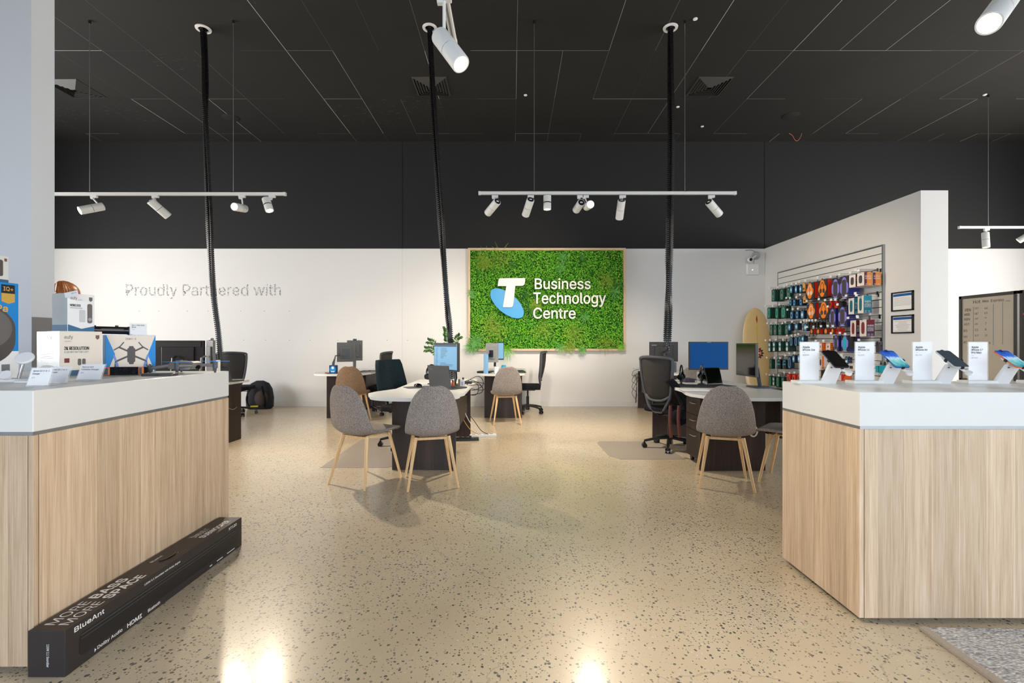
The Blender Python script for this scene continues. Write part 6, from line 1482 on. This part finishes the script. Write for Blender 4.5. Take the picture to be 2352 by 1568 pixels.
# ------------------------------------------------------------------ soundbar carton on the floor
SBM = mat('soundbar_card', (46, 42, 42), .42, var=.04)
bx0, bx1, by0, by1, bh = -1.738, -1.604, 1.672, 2.764, .166
t = thing('soundbar_box', 'long black soundbar carton reading MORE BASS MORE SPACE on the floor by the left counter', 'box', (bx0, by0, 0))
w, l = bx1-bx0, by1-by0
bm = new(); bx(bm, 0, w, 0, l, 0, bh, bev=.0015); obj('carton', bm, SBM, t)
U, V = (0, 1, 0), (-1, 0, 0); zt = bh+.0006
tt = lambda s, y, x, wd, hg, b_=0, m=INKW: text('top_lettering', s, (x, y, zt), U, V, wd, hg, m, t, bold=b_)
tt('MORE', .035, .060, .155, .038, -.012); tt('BASS', .215, .060, .155, .038, .05); tt('MORE', .035, .112, .155, .038, -.012); tt('SPACE', .215, .112, .185, .038, .05)
tt('WITH', .795, .030, .02, .007); tt('INBUILT', .80, .060, .12, .028, -.005); tt('SUBWOOFER', .80, .105, .235, .032, .05)
tt('BlueAnt', .52, .045, .07, .013, .02); tt('XT120', .575, .092, .055, .012, .02); tt('120W 2.1 Soundbar with Dolby Digital', .53, .108, .14, .007, 0, INKG)
bm = new(); pts = [(.078+.026*math.cos(a_)-.01, .585+.055*math.sin(a_)) for a_ in [-PI/2+PI*k/12 for k in range(13)]]; pts += [(.078+.014*math.cos(a_)-.01, .585+.043*math.sin(a_)) for a_ in [PI/2-PI*k/12 for k in range(13)]]
prism(bm, pts, 'z', bh, bh+.004); obj('carry_handle', bm, BLKG, t)
fx = w+.0006; sU, sV = (0, 1, 0), (0, 0, 1)
st = lambda s, y, z, wd, hg, b_=0, m=INKW: text('side_lettering', s, (fx, y, z), sU, sV, wd, hg, m, t, bold=b_)
st('BlueAnt', .035, .138, .125, .018, .03); st('120W 2.1 Soundbar with Dolby Digital', .36, .138, .22, .010, .02); st('XT120', .965, .138, .075, .014, .03)
st('Dolby Audio', .13, .012, .115, .016, .02); st('HDMI', .27, .012, .075, .017, .04); st('Bluetooth', .38, .013, .07, .013, .02); st('MOVIE', .72, .085, .07, .016, -.01, INKG); st('BlueAnt', .07, .045, .045, .008, 0, INKG)
bm = new(); [bx(bm, w, w+.0008, a_, b_, .012, .016) for a_, b_ in ((.80, .82), (.86, .91), (.95, 1.02))]; prism(bm, [(.118, .012), (.118, .026), (.125, .019)], 'x', w, w+.0008); obj('small_marks', bm, INKW, t)
bm = new(); prism(bm, rrect(.055, l-.03, .033, .12, .02), 'x', w, w+.0007); obj('soundbar_picture', bm, mat('picture_dark', (28, 28, 31), .35, var=.1), t)
bm = new(); tube(bm, [(w+.001, .06, .112), (w+.001, l-.04, .112)], .0010, seg=6); tube(bm, [(w+.001, .062, .098), (w+.001, l-.04, .098)], .0007, seg=6); obj('picture_highlight', bm, mat('edge_grey', (92, 98, 104), .4), t)
text('end_lettering', '120W 2.1 Soundbar', (.068, -.0006, .118), (0, 0, -1), (1, 0, 0), .082, .009, INKW, t, bold=.01)

# ------------------------------------------------------------------ woven rug
m, N, L, b = nodes('woven_rug')
tc = N.new('ShaderNodeTexCoord'); mp = N.new('ShaderNodeMapping'); mp.inputs['Rotation'].default_value = (0, 0, .35); mp.inputs['Scale'].default_value = (70, 170, 1); L.new(tc.outputs['Object'], mp.inputs[0])
v = N.new('ShaderNodeTexVoronoi'); v.inputs['Scale'].default_value = 1; L.new(mp.outputs[0], v.inputs['Vector'])
sc_ = N.new('ShaderNodeSeparateColor'); L.new(v.outputs['Color'], sc_.inputs[0])
c = ramp(N, L, sc_.outputs['Red'], [(.0, lin((150, 152, 160))), (.25, lin((200, 200, 204))), (.6, lin((232, 230, 228))), (1, lin((246, 243, 238)))])
c = mixc(N, L, math_(N, L, 'MULTIPLY', v.outputs['Distance'], .8), c, lin((120, 116, 112))); L.new(c, b.inputs['Base Color']); b.inputs['Roughness'].default_value = .95
bp = N.new('ShaderNodeBump'); bp.invert = True; bp.inputs['Strength'].default_value = .9; bp.inputs['Distance'].default_value = .006; L.new(v.outputs['Distance'], bp.inputs['Height']); L.new(bp.outputs['Normal'], b.inputs['Normal'])
t = thing('woven_rug', 'pale grey woven rug on the floor at the bottom right corner', 'rug', (1.70, 1.95, 0), math.radians(-1.2))
bm = new(); bx(bm, .03, 1.9, -1.6, -.004, 0, .014, bev=.003); obj('weave', bm, m, t)
bm = new(); bx(bm, 0, .032, -1.6, 0, 0, .016, bev=.004); obj('bound_edge', bm, mat('rug_binding', (172, 160, 146), .9, scale=200, var=.2, bump=.5), t)
